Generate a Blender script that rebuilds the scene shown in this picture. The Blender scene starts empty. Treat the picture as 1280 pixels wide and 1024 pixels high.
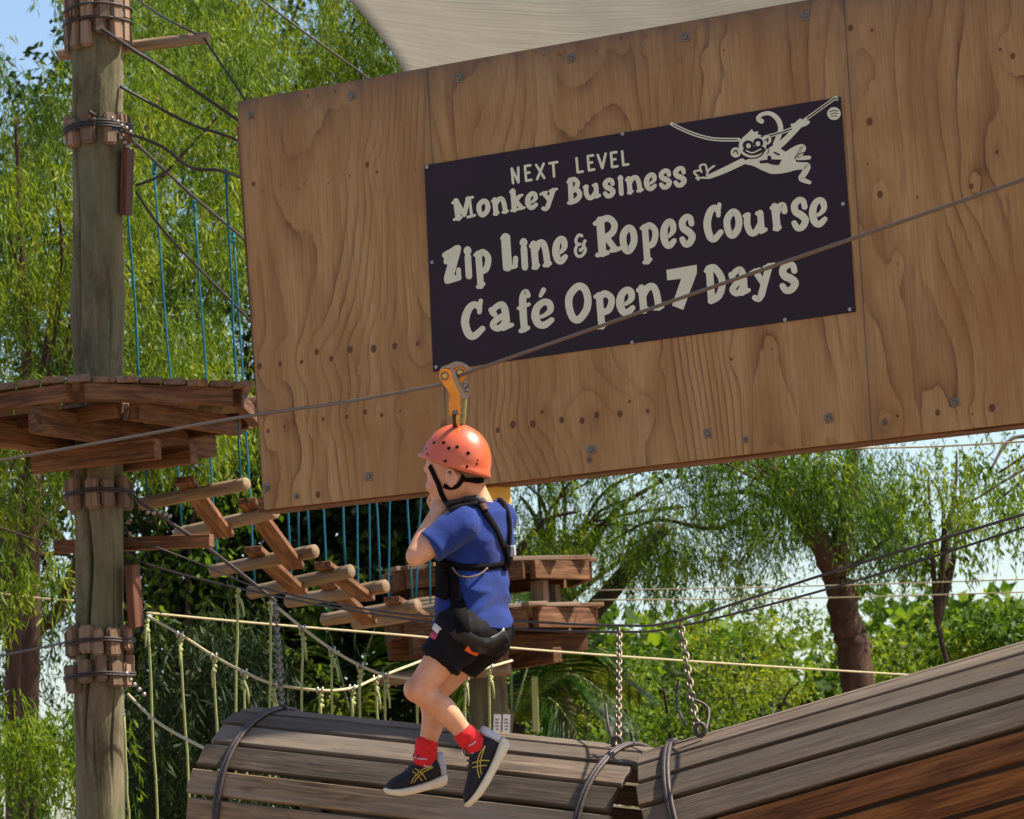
import bpy, bmesh, math, random
import numpy as np
from mathutils import Vector, Matrix
from mathutils.bvhtree import BVHTree
random.seed(7)
rng = np.random.default_rng(11)
scene = bpy.context.scene
col = scene.collection
R = math.radians

# ------------------------------------------------------------------ camera
F = 4500.0                      # focal length in pixels of the 1280 px wide photograph
PITCH, ROLL = R(7.0), R(3.72)
CAM = Vector((0, 0, 1.5))
fwd = Vector((0, math.cos(PITCH), math.sin(PITCH)))
r0 = Vector((1, 0, 0)); up0 = r0.cross(fwd)
rgt = r0 * math.cos(ROLL) - up0 * math.sin(ROLL)
upv = up0 * math.cos(ROLL) + r0 * math.sin(ROLL)
cam = bpy.data.cameras.new('camera')
cam.sensor_width = 36; cam.sensor_fit = 'HORIZONTAL'; cam.lens = F * 36 / 1280
cam.clip_start = 0.1; cam.clip_end = 2000
cam.dof.use_dof = True; cam.dof.focus_distance = 10.8; cam.dof.aperture_fstop = 16.0
cob = bpy.data.objects.new('camera', cam); col.objects.link(cob)
cob.matrix_world = Matrix.Translation(CAM) @ Matrix((rgt, upv, -fwd)).transposed().to_4x4()
scene.camera = cob

# ------------------------------------------------------------------ light
SUN_AZ, SUN_EL = R(86), R(52)   # azimuth clockwise from +Y
sunv = Vector((math.sin(SUN_AZ) * math.cos(SUN_EL), math.cos(SUN_AZ) * math.cos(SUN_EL), math.sin(SUN_EL)))
world = bpy.data.worlds.new('World'); scene.world = world; world.use_nodes = True
wn = world.node_tree; bgn = wn.nodes['Background']
skyn = wn.nodes.new('ShaderNodeTexSky'); skyn.sky_type = 'NISHITA'; skyn.sun_disc = False
skyn.sun_elevation = SUN_EL; skyn.sun_rotation = SUN_AZ
skyn.air_density = 1.0; skyn.dust_density = 1.2; skyn.ozone_density = 1.6
wn.links.new(skyn.outputs[0], bgn.inputs[0]); bgn.inputs[1].default_value = 0.095
sl = bpy.data.lights.new('sun', 'SUN'); sl.energy = 5.0; sl.angle = R(0.55); sl.color = (1.0, 0.90, 0.74)
so = bpy.data.objects.new('sun', sl); col.objects.link(so)
so.rotation_euler = sunv.to_track_quat('Z', 'Y').to_euler(); so.location = (20, 0, 30)
scene.view_settings.view_transform = 'Standard'; scene.view_settings.look = 'None'
scene.view_settings.exposure = 1.08; scene.view_settings.gamma = 1.0
scene.render.engine = 'CYCLES'
scene.cycles.max_bounces = 8; scene.cycles.transparent_max_bounces = 8

# ------------------------------------------------------------------ helpers
def ray(px, py):
    return fwd + rgt * ((px - 640) / F) - upv * ((py - 512) / F)
def P(px, py, Z):
    """the point seen at a pixel of the photograph, Z metres in front of the camera"""
    return CAM + ray(px, py) * Z
def link(o, parent=None):
    col.objects.link(o)
    if parent is not None: o.parent = parent
    return o
def tag(o, label=None, cat=None, group=None, kind=None):
    if label: o['label'] = label
    if cat: o['category'] = cat
    if group: o['group'] = group
    if kind: o['kind'] = kind
    return o
def empty(name, loc=(0, 0, 0), **k):
    o = bpy.data.objects.new(name, None); col.objects.link(o); o.location = loc
    o.empty_display_size = .1
    return tag(o, **k)
def mesh_obj(name, verts, faces, mat, parent=None, mw=None, smooth=False):
    """world-space (or, with mw, local-space) geometry as one mesh object"""
    me = bpy.data.meshes.new(name); me.from_pydata([tuple(v) for v in verts], [], faces); me.update()
    return data_obj(name, me, mat, parent, mw, smooth)
def data_obj(name, me, mat, parent=None, mw=None, smooth=False):
    if mat is not None and len(me.materials) == 0: me.materials.append(mat)
    if smooth: me.polygons.foreach_set('use_smooth', [True] * len(me.polygons))
    o = bpy.data.objects.new(name, me); col.objects.link(o)
    m = mw if mw is not None else Matrix.Identity(4)
    if parent is not None:                   # matrix_basis is the world matrix of everything built here
        o.parent = parent; o.matrix_parent_inverse = parent.matrix_basis.inverted()
    o.matrix_basis = m
    return o
def bm_obj(name, bm, mat, parent=None, mw=None, smooth=False):
    me = bpy.data.meshes.new(name); bm.to_mesh(me); bm.free()
    return data_obj(name, me, mat, parent, mw, smooth)
def frame(p0, p1, up):
    """matrix with local X from p0 to p1, Z close to up, origin at the middle"""
    x = (p1 - p0).normalized(); z = (up - x * up.dot(x)).normalized(); y = z.cross(x)
    m = Matrix((x, y, z)).transposed().to_4x4(); m.translation = (p0 + p1) / 2
    return m
def plank(name, p0, p1, w, t, up, mat, parent=None, bev=.003, warp=0.0):
    """a sawn board from p0 to p1, width w across, thickness t along up"""
    L = (p1 - p0).length; m = frame(p0, p1, up)
    bm = bmesh.new()
    bmesh.ops.create_cube(bm, size=1)
    for v in bm.verts:
        v.co.x *= L; v.co.y *= w; v.co.z *= t
        if warp: v.co += Vector((random.uniform(-1, 1) * warp, random.uniform(-1, 1) * warp * .5, random.uniform(-1, 1) * warp * .5))
    bmesh.ops.bevel(bm, geom=bm.edges[:], offset=min(bev, t * .3), segments=1, affect='EDGES')
    return bm_obj(name, bm, mat, parent, m)
def catmull(pts, n=8, closed=False):
    pts = [Vector(p) for p in pts]
    if len(pts) < 3 and not closed: 
        return [pts[0].lerp(pts[-1], i / n) for i in range(n + 1)]
    out = []; N = len(pts)
    for i in range(N if closed else N - 1):
        if closed: a, b, c, d = pts[(i-1) % N], pts[i], pts[(i+1) % N], pts[(i+2) % N]
        else: a, b, c, d = pts[max(i-1, 0)], pts[i], pts[i+1], pts[min(i+2, N-1)]
        for k in range(n):
            t = k / n
            out.append(.5 * ((2*b) + (c-a)*t + (2*a-5*b+4*c-d)*t*t + (3*b-a-3*c+d)*t**3))
    if not closed: out.append(pts[-1])
    return out
def tube_geo(pts, rad, seg=8, caps=True, closed=False, verts=None, faces=None):
    """round tube along pts; rad is one radius or one per point; appended to verts/faces"""
    verts = [] if verts is None else verts; faces = [] if faces is None else faces
    pts = [Vector(p) for p in pts]; N = len(pts)
    rads = [rad] * N if not hasattr(rad, '__len__') else rad
    base = len(verts); prev = None
    for i, p in enumerate(pts):
        t = (pts[(i+1) % N] - pts[i-1]) if closed else (pts[min(i+1, N-1)] - pts[max(i-1, 0)])
        t = t.normalized() if t.length > 1e-9 else Vector((0, 0, 1))
        if prev is None:
            a = Vector((0, 0, 1)) if abs(t.z) < .9 else Vector((1, 0, 0))
            u = a.cross(t).normalized()
        else: u = (prev - t * prev.dot(t)).normalized()
        prev = u; v = t.cross(u)
        for k in range(seg):
            an = 2 * math.pi * k / seg
            verts.append(p + (u * math.cos(an) + v * math.sin(an)) * rads[i])
    M = N if closed else N - 1
    for i in range(M):
        a = base + i * seg; b = base + ((i + 1) % N) * seg
        for k in range(seg):
            k2 = (k + 1) % seg
            faces.append((a + k, a + k2, b + k2, b + k))
    if caps and not closed:
        faces.append(tuple(base + k for k in range(seg))[::-1])
        faces.append(tuple(base + (N-1) * seg + k for k in range(seg)))
    return verts, faces
def tube(name, pts, rad, mat, parent=None, seg=8, closed=False):
    v, f = tube_geo(pts, rad, seg, True, closed)
    return mesh_obj(name, v, f, mat, parent, None, True)
def ball_geo(c, r, verts, faces, seg=8, rings=6, sc=(1, 1, 1)):
    base = len(verts); c = Vector(c)
    for i in range(rings + 1):
        th = math.pi * i / rings
        for k in range(seg):
            ph = 2 * math.pi * k / seg
            verts.append(c + Vector((math.sin(th)*math.cos(ph)*sc[0], math.sin(th)*math.sin(ph)*sc[1], math.cos(th)*sc[2])) * r)
    for i in range(rings):
        for k in range(seg):
            faces.append((base+i*seg+k, base+(i+1)*seg+k, base+(i+1)*seg+(k+1) % seg, base+i*seg+(k+1) % seg))
def log_geo(p0, p1, r, seg=14, n=10, wob=.0):
    pts = []; rr = []
    for i in range(n + 1):
        t = i / n; pts.append(p0.lerp(p1, t)); rr.append(r * (1 + random.uniform(-wob, wob)))
    return pts, rr
def log(name, p0, p1, r, mat, parent=None, wob=.03):
    """a round timber with its own axis as local X"""
    L = (p1 - p0).length; m = frame(p0, p1, Vector((0, 0, 1)) if abs((p1-p0).normalized().z) < .9 else Vector((0, 1, 0)))
    pts, rr = log_geo(Vector((-L/2, 0, 0)), Vector((L/2, 0, 0)), r, wob=wob)
    pts = [pts[0]] + pts + [pts[-1]]; rr = [r * .9] + rr + [r * .9]
    pts[0] = pts[0] - Vector((.004, 0, 0)); pts[-1] = pts[-1] + Vector((.004, 0, 0))
    v, f = tube_geo(pts, rr, 14)
    return mesh_obj(name, v, f, mat, parent, m, True)

# ------------------------------------------------------------------ materials
def nodes_mat(name):
    m = bpy.data.materials.new(name); m.use_nodes = True
    nt = m.node_tree; b = nt.nodes['Principled BSDF']
    return m, nt, b
def N(nt, t, **k):
    n = nt.nodes.new(t)
    for a, v in k.items():
        if a.startswith('i_'):
            key = a[2:]; key = int(key) if key.isdigit() else key
            n.inputs[key].default_value = v
        else: setattr(n, a, v)
    return n
def ramp(nt, fac, stops, interp='LINEAR'):
    r = nt.nodes.new('ShaderNodeValToRGB'); r.color_ramp.interpolation = interp
    e = r.color_ramp.elements
    while len(e) < len(stops): e.new(.5)
    for k, (p, c) in enumerate(stops): e[k].position = p; e[k].color = (*c, 1) if len(c) == 3 else c
    nt.links.new(fac, r.inputs[0]); return r.outputs[0]
def mixc(nt, fac, a, b, mode='MIX'):
    n = nt.nodes.new('ShaderNodeMix'); n.data_type = 'RGBA'; n.blend_type = mode; n.clamp_factor = True
    for s, v in ((n.inputs[0], fac), (n.inputs[6], a), (n.inputs[7], b)):
        if hasattr(v, 'is_linked'): nt.links.new(v, s)
        else: s.default_value = v if not hasattr(v, '__len__') else ((*v, 1) if len(v) == 3 else v)
    return n.outputs[2]
def math_n(nt, op, a, b=None, c=None):
    n = nt.nodes.new('ShaderNodeMath'); n.operation = op
    for s, v in zip(n.inputs, (a, b, c)):
        if v is None: continue
        if hasattr(v, 'is_linked'): nt.links.new(v, s)
        else: s.default_value = v
    return n.outputs[0]
def mapped(nt, scale, coord='Object', rnd=True):
    tc = N(nt, 'ShaderNodeTexCoord'); mp = N(nt, 'ShaderNodeMapping'); mp.inputs['Scale'].default_value = scale
    nt.links.new(tc.outputs[coord], mp.inputs['Vector'])
    if rnd:
        oi = N(nt, 'ShaderNodeObjectInfo'); cx = N(nt, 'ShaderNodeCombineXYZ')
        for k, f in enumerate((37.1, 91.7, 53.3)):
            nt.links.new(math_n(nt, 'MULTIPLY', oi.outputs['Random'], f), cx.inputs[k])
        nt.links.new(cx.outputs[0], mp.inputs['Location'])
    return mp.outputs[0]
def noise(nt, vec, scale, detail=4, rough=.55, dist=0.0):
    n = N(nt, 'ShaderNodeTexNoise'); n.inputs['Scale'].default_value = scale; n.inputs['Detail'].default_value = detail
    n.inputs['Roughness'].default_value = rough; n.inputs['Distortion'].default_value = dist
    nt.links.new(vec, n.inputs['Vector']); return n.outputs['Fac']
def bump(nt, b, h, strength=.3, dist=.004):
    n = N(nt, 'ShaderNodeBump'); n.inputs['Strength'].default_value = strength; n.inputs['Distance'].default_value = dist
    nt.links.new(h, n.inputs['Height']); nt.links.new(n.outputs[0], b.inputs['Normal'])
def wood_mat(name, dark, mid, light, rough=.75, grey=None, greyamt=.0, knots=True, vary=.35, green=None):
    """boards: grain along local X, each board its own tone"""
    m, nt, b = nodes_mat(name)
    v = mapped(nt, (1.0, 14.0, 14.0)); v2 = mapped(nt, (.6, 5.0, 5.0)); v3 = mapped(nt, (1, 1, 1))
    g = noise(nt, v, 3.2, 6, .65, .6)
    c = ramp(nt, g, [(.34, tuple(x * .8 for x in dark)), (.5, mid), (.66, light)])
    fine = noise(nt, mapped(nt, (3, 120, 120)), 1.5, 3, .6)
    c = mixc(nt, .7, c, ramp(nt, fine, [(.35, (.4, .38, .36)), (.6, (1.05, 1.05, 1.05))]), 'MULTIPLY')
    blot = noise(nt, mapped(nt, (1.6, 6, 6)), 2.0, 5, .7)
    c = mixc(nt, ramp(nt, blot, [(.54, (0, 0, 0)), (.68, (.6,) * 3)]), c, tuple(x * .55 for x in dark))
    if knots:
        vo = N(nt, 'ShaderNodeTexVoronoi'); vo.inputs['Scale'].default_value = 1.9
        nt.links.new(mapped(nt, (1.3, 3.2, 3.2)), vo.inputs['Vector'])
        kf = ramp(nt, vo.outputs['Distance'], [(.03, (1, 1, 1)), (.10, (0, 0, 0))])
        c = mixc(nt, math_n(nt, 'MULTIPLY', kf, .7), c, tuple(x * .35 for x in dark))
    if grey is not None:
        gm = noise(nt, v2, 1.6, 4, .6)
        c = mixc(nt, ramp(nt, gm, [(.5 - greyamt * .5, (0, 0, 0)), (.95 - greyamt * .5, (1, 1, 1))]), c, grey)
    if green is not None:
        gm = noise(nt, v3, 3.0, 4, .6)
        c = mixc(nt, ramp(nt, gm, [(.42, (0, 0, 0)), (.7, (.75, .75, .75))]), c, green)
    oi = N(nt, 'ShaderNodeObjectInfo')
    val = ramp(nt, oi.outputs['Random'], [(0, (1 - vary,) * 3), (1, (1 + vary * .4,) * 3)])
    c = mixc(nt, 1.0, c, val, 'MULTIPLY')
    nt.links.new(c, b.inputs['Base Color']); b.inputs['Roughness'].default_value = rough
    b.inputs['Specular IOR Level'].default_value = .25
    bump(nt, b, mixc(nt, .5, g, fine), .55, .004)
    return m
def plain_mat(name, c, rough=.6, metal=0.0, spec=.4, var=.12, nscale=30, bmp=.0, bscale=120):
    m, nt, b = nodes_mat(name)
    v = mapped(nt, (1, 1, 1)); n = noise(nt, v, nscale, 4, .6)
    cc = ramp(nt, n, [(.3, tuple(x * (1 - var) for x in c)), (.7, tuple(min(1, x * (1 + var)) for x in c))])
    nt.links.new(cc, b.inputs['Base Color']); b.inputs['Roughness'].default_value = rough
    b.inputs['Metallic'].default_value = metal; b.inputs['Specular IOR Level'].default_value = spec
    if bmp: bump(nt, b, noise(nt, v, bscale, 3, .6), bmp, .002)
    return m
def leaf_mat(name, c0, c1, c2, trans=.45, rough=.45):
    """foliage: every leaf its own green, light passing through it"""
    m, nt, b = nodes_mat(name)
    ge = N(nt, 'ShaderNodeNewGeometry')
    c = ramp(nt, ge.outputs['Random Per Island'], [(0, c0), (.5, c1), (1, c2)])
    tc = N(nt, 'ShaderNodeTexCoord')
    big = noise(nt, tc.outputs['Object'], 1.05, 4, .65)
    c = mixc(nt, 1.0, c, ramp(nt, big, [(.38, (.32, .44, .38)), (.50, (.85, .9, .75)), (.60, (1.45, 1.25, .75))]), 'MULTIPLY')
    nt.links.new(c, b.inputs['Base Color']); b.inputs['Roughness'].default_value = rough
    b.inputs['Specular IOR Level'].default_value = .2
    tr = N(nt, 'ShaderNodeBsdfTranslucent'); mx = N(nt, 'ShaderNodeMixShader'); mx.inputs[0].default_value = trans
    nt.links.new(mixc(nt, 1.0, c, (1.25, 1.15, .55), 'MULTIPLY'), tr.inputs[0])
    nt.links.new(b.outputs[0], mx.inputs[1]); nt.links.new(tr.outputs[0], mx.inputs[2])
    nt.links.new(mx.outputs[0], nt.nodes['Material Output'].inputs[0])
    return m
def bark_mat(name, dark, light, green=None, vs=(9, 9, 1.1), rough=.85, amt=.7, bs=.7):
    """poles and trunks: grain along local Z"""
    m, nt, b = nodes_mat(name)
    g = noise(nt, mapped(nt, vs), 2.2, 7, .68, .5)
    c = ramp(nt, g, [(.3, dark), (.7, light)])
    f = noise(nt, mapped(nt, (90, 90, 4)), 1.2, 3, .6)
    c = mixc(nt, .4, c, ramp(nt, f, [(.35, (.5, .5, .5)), (.6, (1, 1, 1))]), 'MULTIPLY')
    if green:
        k = noise(nt, mapped(nt, (3, 3, 1.3)), 1.6, 5, .62)
        c = mixc(nt, ramp(nt, k, [(.38, (0, 0, 0)), (.62, (amt,) * 3)]), c, green)
    st = noise(nt, mapped(nt, (2.2, 2.2, 1.6)), 2.4, 6, .7, .4)      # old stains and damp patches
    c = mixc(nt, ramp(nt, st, [(.50, (0, 0, 0)), (.66, (.62,) * 3)]), c, tuple(x * .55 for x in dark))
    nt.links.new(c, b.inputs['Base Color']); b.inputs['Roughness'].default_value = rough
    b.inputs['Specular IOR Level'].default_value = .2
    bump(nt, b, mixc(nt, .4, g, f), bs, .01)
    return m
M = {}
M['cable'] = plain_mat('steel_cable', (.15, .11, .085), .6, .3, .4, .25, 200)
M['darkcable'] = plain_mat('dark_cable', (.045, .038, .04), .6, .3, .4, .3, 200)
M['steel'] = plain_mat('galvanised_steel', (.34, .31, .28), .42, .9, .5, .15, 60)
M['chrome'] = plain_mat('polished_steel', (.26, .26, .27), .22, 1.0, .5, .06, 40)
M['washer'] = plain_mat('dull_bolt_steel', (.17, .14, .115), .45, .75, .4, .3, 80)
M['brown'] = wood_mat('treated_pine_brown', (.085, .034, .015), (.17, .075, .033), (.27, .135, .065), .75)
M['deck'] = wood_mat('deck_timber', (.13, .062, .03), (.23, .12, .06), (.33, .19, .10), .72, (.25, .2, .16), .3)
M['redboard'] = wood_mat('red_brown_board', (.07, .022, .012), (.12, .042, .022), (.17, .065, .03), .65)
M['log'] = wood_mat('peeled_pine_log', (.15, .085, .042), (.27, .165, .085), (.38, .25, .14), .75, (.26, .215, .16), .3)
M['greyplank'] = wood_mat('weathered_grey_plank', (.075, .046, .03), (.15, .102, .068), (.25, .18, .12), .85, (.155, .13, .105), .4, vary=.4)
M['orangeplank'] = wood_mat('orange_brown_plank', (.14, .045, .012), (.27, .098, .026), (.38, .155, .048), .7)
M['block'] = wood_mat('packer_block_timber', (.17, .095, .052), (.28, .17, .10), (.38, .25, .16), .85, (.22, .165, .13), .4)
M['pole'] = bark_mat('weathered_pole', (.07, .05, .03), (.25, .20, .125), (.14, .16, .09), (9, 9, .9), .88, .6, 1.0)
M['ropewhite'] = plain_mat('cream_rope', (.44, .39, .25), .85, 0, .2, .15, 90, .5, 220)
M['ropegreen'] = plain_mat('pale_green_rope', (.30, .33, .14), .85, 0, .2, .2, 90, .5, 220)
M['ropeblue'] = plain_mat('blue_rope', (.016, .14, .21), .8, 0, .25, .25, 90, .5, 220)
M['black'] = plain_mat('black_webbing', (.006, .005, .006), .9, 0, .08, .3, 300, .3, 400)
# ------------------------------------------------------------------ ground and far hill
gm, nt, b = nodes_mat('bark_chip_ground')
tcg = N(nt, 'ShaderNodeTexCoord')
gcol = ramp(nt, noise(nt, tcg.outputs['Object'], 1.5, 8, .7), [(.3, (.14, .09, .05)), (.7, (.32, .225, .135))])
nt.links.new(gcol, b.inputs['Base Color']); b.inputs['Roughness'].default_value = .95
bump(nt, b, noise(nt, tcg.outputs['Object'], 14, 6, .7), .6, .03)
gv = []; gf = []
n = 60
for j in range(n + 1):
    for i in range(n + 1):
        x = (i / n - .5) * 2; y = (j / n - .5) * 2
        X = math.copysign(abs(x) ** 2.2, x) * 600; Y = math.copysign(abs(y) ** 2.2, y) * 600
        gv.append((X, Y, .06 * math.sin(X * .7) * math.cos(Y * .5) - .03))
for j in range(n):
    for i in range(n):
        a = j * (n + 1) + i; gf.append((a, a + 1, a + n + 2, a + n + 1))
tag(mesh_obj('ground', gv, gf, gm, smooth=True), kind='structure')

# ------------------------------------------------------------------ plywood panel: a level plane, its right side nearer
YAW = R(28)
pa = Vector((math.cos(YAW), -math.sin(YAW), 0)); pn = Vector((-math.sin(YAW), -math.cos(YAW), 0)); pz = Vector((0, 0, 1))
PO = P(560, 400, 11.5)
PM = Matrix((pa, -pn, pz)).transposed().to_4x4(); PM.translation = PO     # local x along the panel, y into it, z up
PMi = PM.inverted()
def onp(px, py, off=0.0):
    """local panel coordinates of a pixel, off metres proud of the face"""
    d = ray(px, py); t = ((PO + pn * off) - CAM).dot(pn) / d.dot(pn)
    return PMi @ (CAM + d * t)
SEAMS = [((296, 127), (330, 637)), ((534, 84.5), (562, 610.5)), ((1054, -8), (1090, 549.5)), ((1570, -101), (1602, 491))]
KN = [(317,230,.011),(328,239,.006),(350,232,.006),(374,236,.005),(380,229,.005),(410,229,.005),(437,220,.006),(459,206,.012),(471,215,.008),(494,209,.006),(519,211,.005),
      (483,262,.006),(353,129,.004),(400,129,.005),(385,120,.008),(419,114,.007),(324.5,458,.014),(350,455,.011),(377,452.5,.010),(396,440,.013),(414,448.5,.012),(437.6,437,.015),(467,436,.016),(493.5,432.7,.014),(522,430,.010),
      (335,539,.010),(356,533,.008),(387.5,534,.005),(404,524,.009),(433.6,521,.009),(456.6,515,.011),(477,519,.010),(500,513.6,.007),(534,514.4,.005),(418,536,.004),(447,463,.004),(371,620,.010),(397.5,618.5,.014),
      (622,538,.011),(641,531,.015),(666,530,.015),(677.5,515,.009),(702,525,.013),(727.5,526,.013),(746,519,.013),(775,517.5,.014),(787,502,.008),(809.5,514,.010),(914,449,.008),(828,454,.004),
      (680,70,.006),(700,68,.007),(745,63,.006),(776,48,.008),(803,60,.006),(820,55,.004),(848,75,.005),(878,73,.006),(905,63,.006),(1024,41,.004),(957,318,.004),(995,432,.004),(965,436,.006),
      (1063,35,.013),(1087,152,.015),(1100,243,.014),(1147,247,.007),(1214,233,.011),(1106,528,.012),(1122,520,.008),(1172,516,.012),(1215,518,.006),(1240,510,.015),(1266,70,.012),(1250,62,.008),(1090,38,.008),(1246,190,.009),(1122,330,.006),(1085,205,.006)]
pm, nt, b = nodes_mat('pine_plywood')
def attr(nt, nm):
    a = N(nt, 'ShaderNodeAttribute'); a.attribute_name = nm; return a.outputs['Fac']
tc = N(nt, 'ShaderNodeTexCoord')
def pmap(s):
    mp = N(nt, 'ShaderNodeMapping'); mp.inputs['Scale'].default_value = s
    nt.links.new(tc.outputs['Object'], mp.inputs[0]); return mp.outputs[0]
g = attr(nt, 'grain'); kd = attr(nt, 'knot')
wob = noise(nt, pmap((26, 1, 5)), 1.0, 5, .65)
g2 = math_n(nt, 'ADD', g, math_n(nt, 'MULTIPLY', wob, .55))
saw = math_n(nt, 'FRACT', g2)
amp = noise(nt, pmap((5, 1, 1.2)), 1.3, 3, .6)
line = ramp(nt, saw, [(0, (0, 0, 0)), (.55, (.05, .05, .05)), (.86, (.55, .55, .55)), (.96, (1, 1, 1)), (1, (0, 0, 0))])
lf = math_n(nt, 'MULTIPLY', line, ramp(nt, amp, [(.36, (.10,) * 3), (.64, (.95,) * 3)]))
tone = noise(nt, pmap((7, 1, .7)), 1.2, 5, .6)
c = ramp(nt, tone, [(.25, (.27, .135, .046)), (.5, (.40, .225, .088)), (.75, (.49, .315, .145))])
c = mixc(nt, lf, c, (.13, .045, .016))
fine = noise(nt, pmap((160, 1, 6)), 1.0, 4, .6)
c = mixc(nt, .6, c, ramp(nt, fine, [(.35, (.6, .58, .55)), (.62, (1, 1, 1))]), 'MULTIPLY')
blotch = noise(nt, pmap((2.2, 1, 1.6)), 1.3, 4, .6)
c = mixc(nt, ramp(nt, blotch, [(.45, (0, 0, 0)), (.68, (.7,) * 3)]), c, (.27, .125, .04))
grime_shade = attr(nt, 'grime_shade')                                   # damp stain along top edge and joints; sail shade painted in across the top
gn = math_n(nt, 'MULTIPLY', grime_shade, ramp(nt, noise(nt, pmap((9, 1, 5)), 1.5, 5, .65), [(.25, (.3,) * 3), (.7, (1,) * 3)]))
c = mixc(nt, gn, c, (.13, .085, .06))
kmask = ramp(nt, kd, [(.75, (1, 1, 1)), (1.35, (0, 0, 0))])
c = mixc(nt, math_n(nt, 'MULTIPLY', kmask, .88), c, (.085, .03, .014))
nt.links.new(c, b.inputs['Base Color']); b.inputs['Roughness'].default_value = .62; b.inputs['Specular IOR Level'].default_value = .3
bump(nt, b, fine, .25, .002)
panel = empty('plywood_panel', PO, label='large plywood panel of three bolted sheets behind the dark sign', cat='panel')
kn = np.array([[*(lambda q: (q.x, q.z))(onp(x, y)), r] for x, y, r in KN])
def sheet(i):
    (tx, ty), (bx, by) = SEAMS[i]; (tx2, ty2), (bx2, by2) = SEAMS[i + 1]
    g_ = .0009
    TL, BL, TR, BR = onp(tx, ty), onp(bx, by), onp(tx2, ty2), onp(bx2, by2)
    TL.x += g_; BL.x += g_; TR.x -= g_; BR.x -= g_
    W = (TR - TL).length; H = (TL - BL).length
    nx = int(W / .007); nz = int(H / .007)
    u = np.linspace(0, 1, nx + 1)[None, :]; v = np.linspace(0, 1, nz + 1)[:, None]
    A = [np.array(q) for q in (TL, BL, TR, BR)]
    S = ((A[0][None, None] * (1-u[..., None]) + A[2][None, None] * u[..., None]) * (1-v[..., None]) + (A[1][None, None] * (1-u[..., None]) + A[3][None, None] * u[..., None]) * v[..., None])
    X = S[..., 0]; Z = S[..., 2]
    r_ = np.random.default_rng(40 + i * 7)
    gr = np.zeros_like(X)
    for k in range(9):                                        # slow undulation of the peeled veneer, long in z
        fx = r_.uniform(1.5, 7); fz = r_.uniform(.3, 1.8); ph = r_.uniform(0, 6.28); ph2 = r_.uniform(0, 6.28)
        gr += (1.5 if i != 1 else 1.7) / (1 + .25 * fx) * np.sin(fx * X * 2 + ph + 1.2 * np.sin(fz * Z * 2 + ph2)) * (1 + .4 * np.sin(fz * Z + ph))
    gr += X * 15 * (1 if i != 2 else .8)
    kk = np.full_like(X, 9.0)
    for x, z, r in kn:
        d2 = ((X - x) / (r * 3.2)) ** 2 + ((Z - z) / (r * 7)) ** 2
        gr += 1.0 * np.exp(-d2) * min(1, r / .011)
        kk = np.minimum(kk, np.sqrt(((X - x) / (r * .8)) ** 2 + ((Z - z) / r) ** 2))
    dtop = (v * H) * np.ones_like(X); grime_shade = .8 * np.exp(-dtop / .05) + .42 * np.exp(-dtop / .22)
    for uu in (u, 1 - u): grime_shade += .55 * np.exp(-(uu * W) / .012)
    nv = (nx + 1) * (nz + 1)
    front = S.reshape(-1, 3)
    t = .018
    verts = np.concatenate([front, np.array([A[0] + [0, t, 0], A[2] + [0, t, 0], A[3] + [0, t, 0], A[1] + [0, t, 0]])])
    idx = np.arange(nv).reshape(nz + 1, nx + 1)
    q = np.stack([idx[1:, :-1], idx[1:, 1:], idx[:-1, 1:], idx[:-1, :-1]], -1).reshape(-1, 4)
    faces = [tuple(int(x) for x in f) for f in q]
    a, b_, c_, d = nv, nv + 1, nv + 2, nv + 3
    faces.append((a, b_, c_, d))
    faces.append(tuple([int(x) for x in idx[0]] + [b_, a])); faces.append(tuple([int(x) for x in idx[-1][::-1]] + [d, c_]))
    faces.append(tuple([int(x) for x in idx[::-1, 0]] + [a, d])); faces.append(tuple([int(x) for x in idx[:, -1]] + [c_, b_]))
    me = bpy.data.meshes.new('plywood_sheet'); me.from_pydata(verts.tolist(), [], faces); me.update()
    for nm, arr in (('grain', gr), ('knot', kk), ('grime_shade', grime_shade)):
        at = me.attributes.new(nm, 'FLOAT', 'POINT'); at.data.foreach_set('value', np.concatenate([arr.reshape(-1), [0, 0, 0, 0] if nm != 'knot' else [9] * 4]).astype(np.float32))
    return data_obj('plywood_sheet', me, pm, panel, PM)
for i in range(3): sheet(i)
# frame behind: its lip shows below the sheets
def pw(px, py, off=0.0): return PM @ onp(px, py, off)
for (x0, y0), (x1, y1), dz, w in (((322, 138), (1600, -93), -.06, .09), ((334, 637), (1604, 491), .012, .05)):
    a, b2 = pw(x0, y0, -.075), pw(x1, y1, -.075)
    a.z += dz; b2.z = b2.z + dz
    plank('frame_beam', a, b2, .11, w, pz, M['brown'], panel)
for i in range(1, 4):
    (tx, ty), (bx, by) = SEAMS[i]
    plank('frame_post', pw(tx, ty + 30, -.075), pw(bx, by - 14, -.075), .09, .09, pn, M['brown'], panel)
(tx, ty), (bx, by) = SEAMS[0]
plank('frame_post', pw(tx + 22, ty + 30, -.075), pw(bx + 22, by - 14, -.075), .09, .09, pn, M['brown'], panel)
for bx, dd in ((1480, .16), (1590, .16)):                     # the ground posts stand to the right, out of the picture
    a = pw(bx, 120, -dd); g0 = Vector((a.x, a.y, -.1)); plank('support_post', g0, a, .12, .12, pn, M['brown'], panel)
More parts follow.
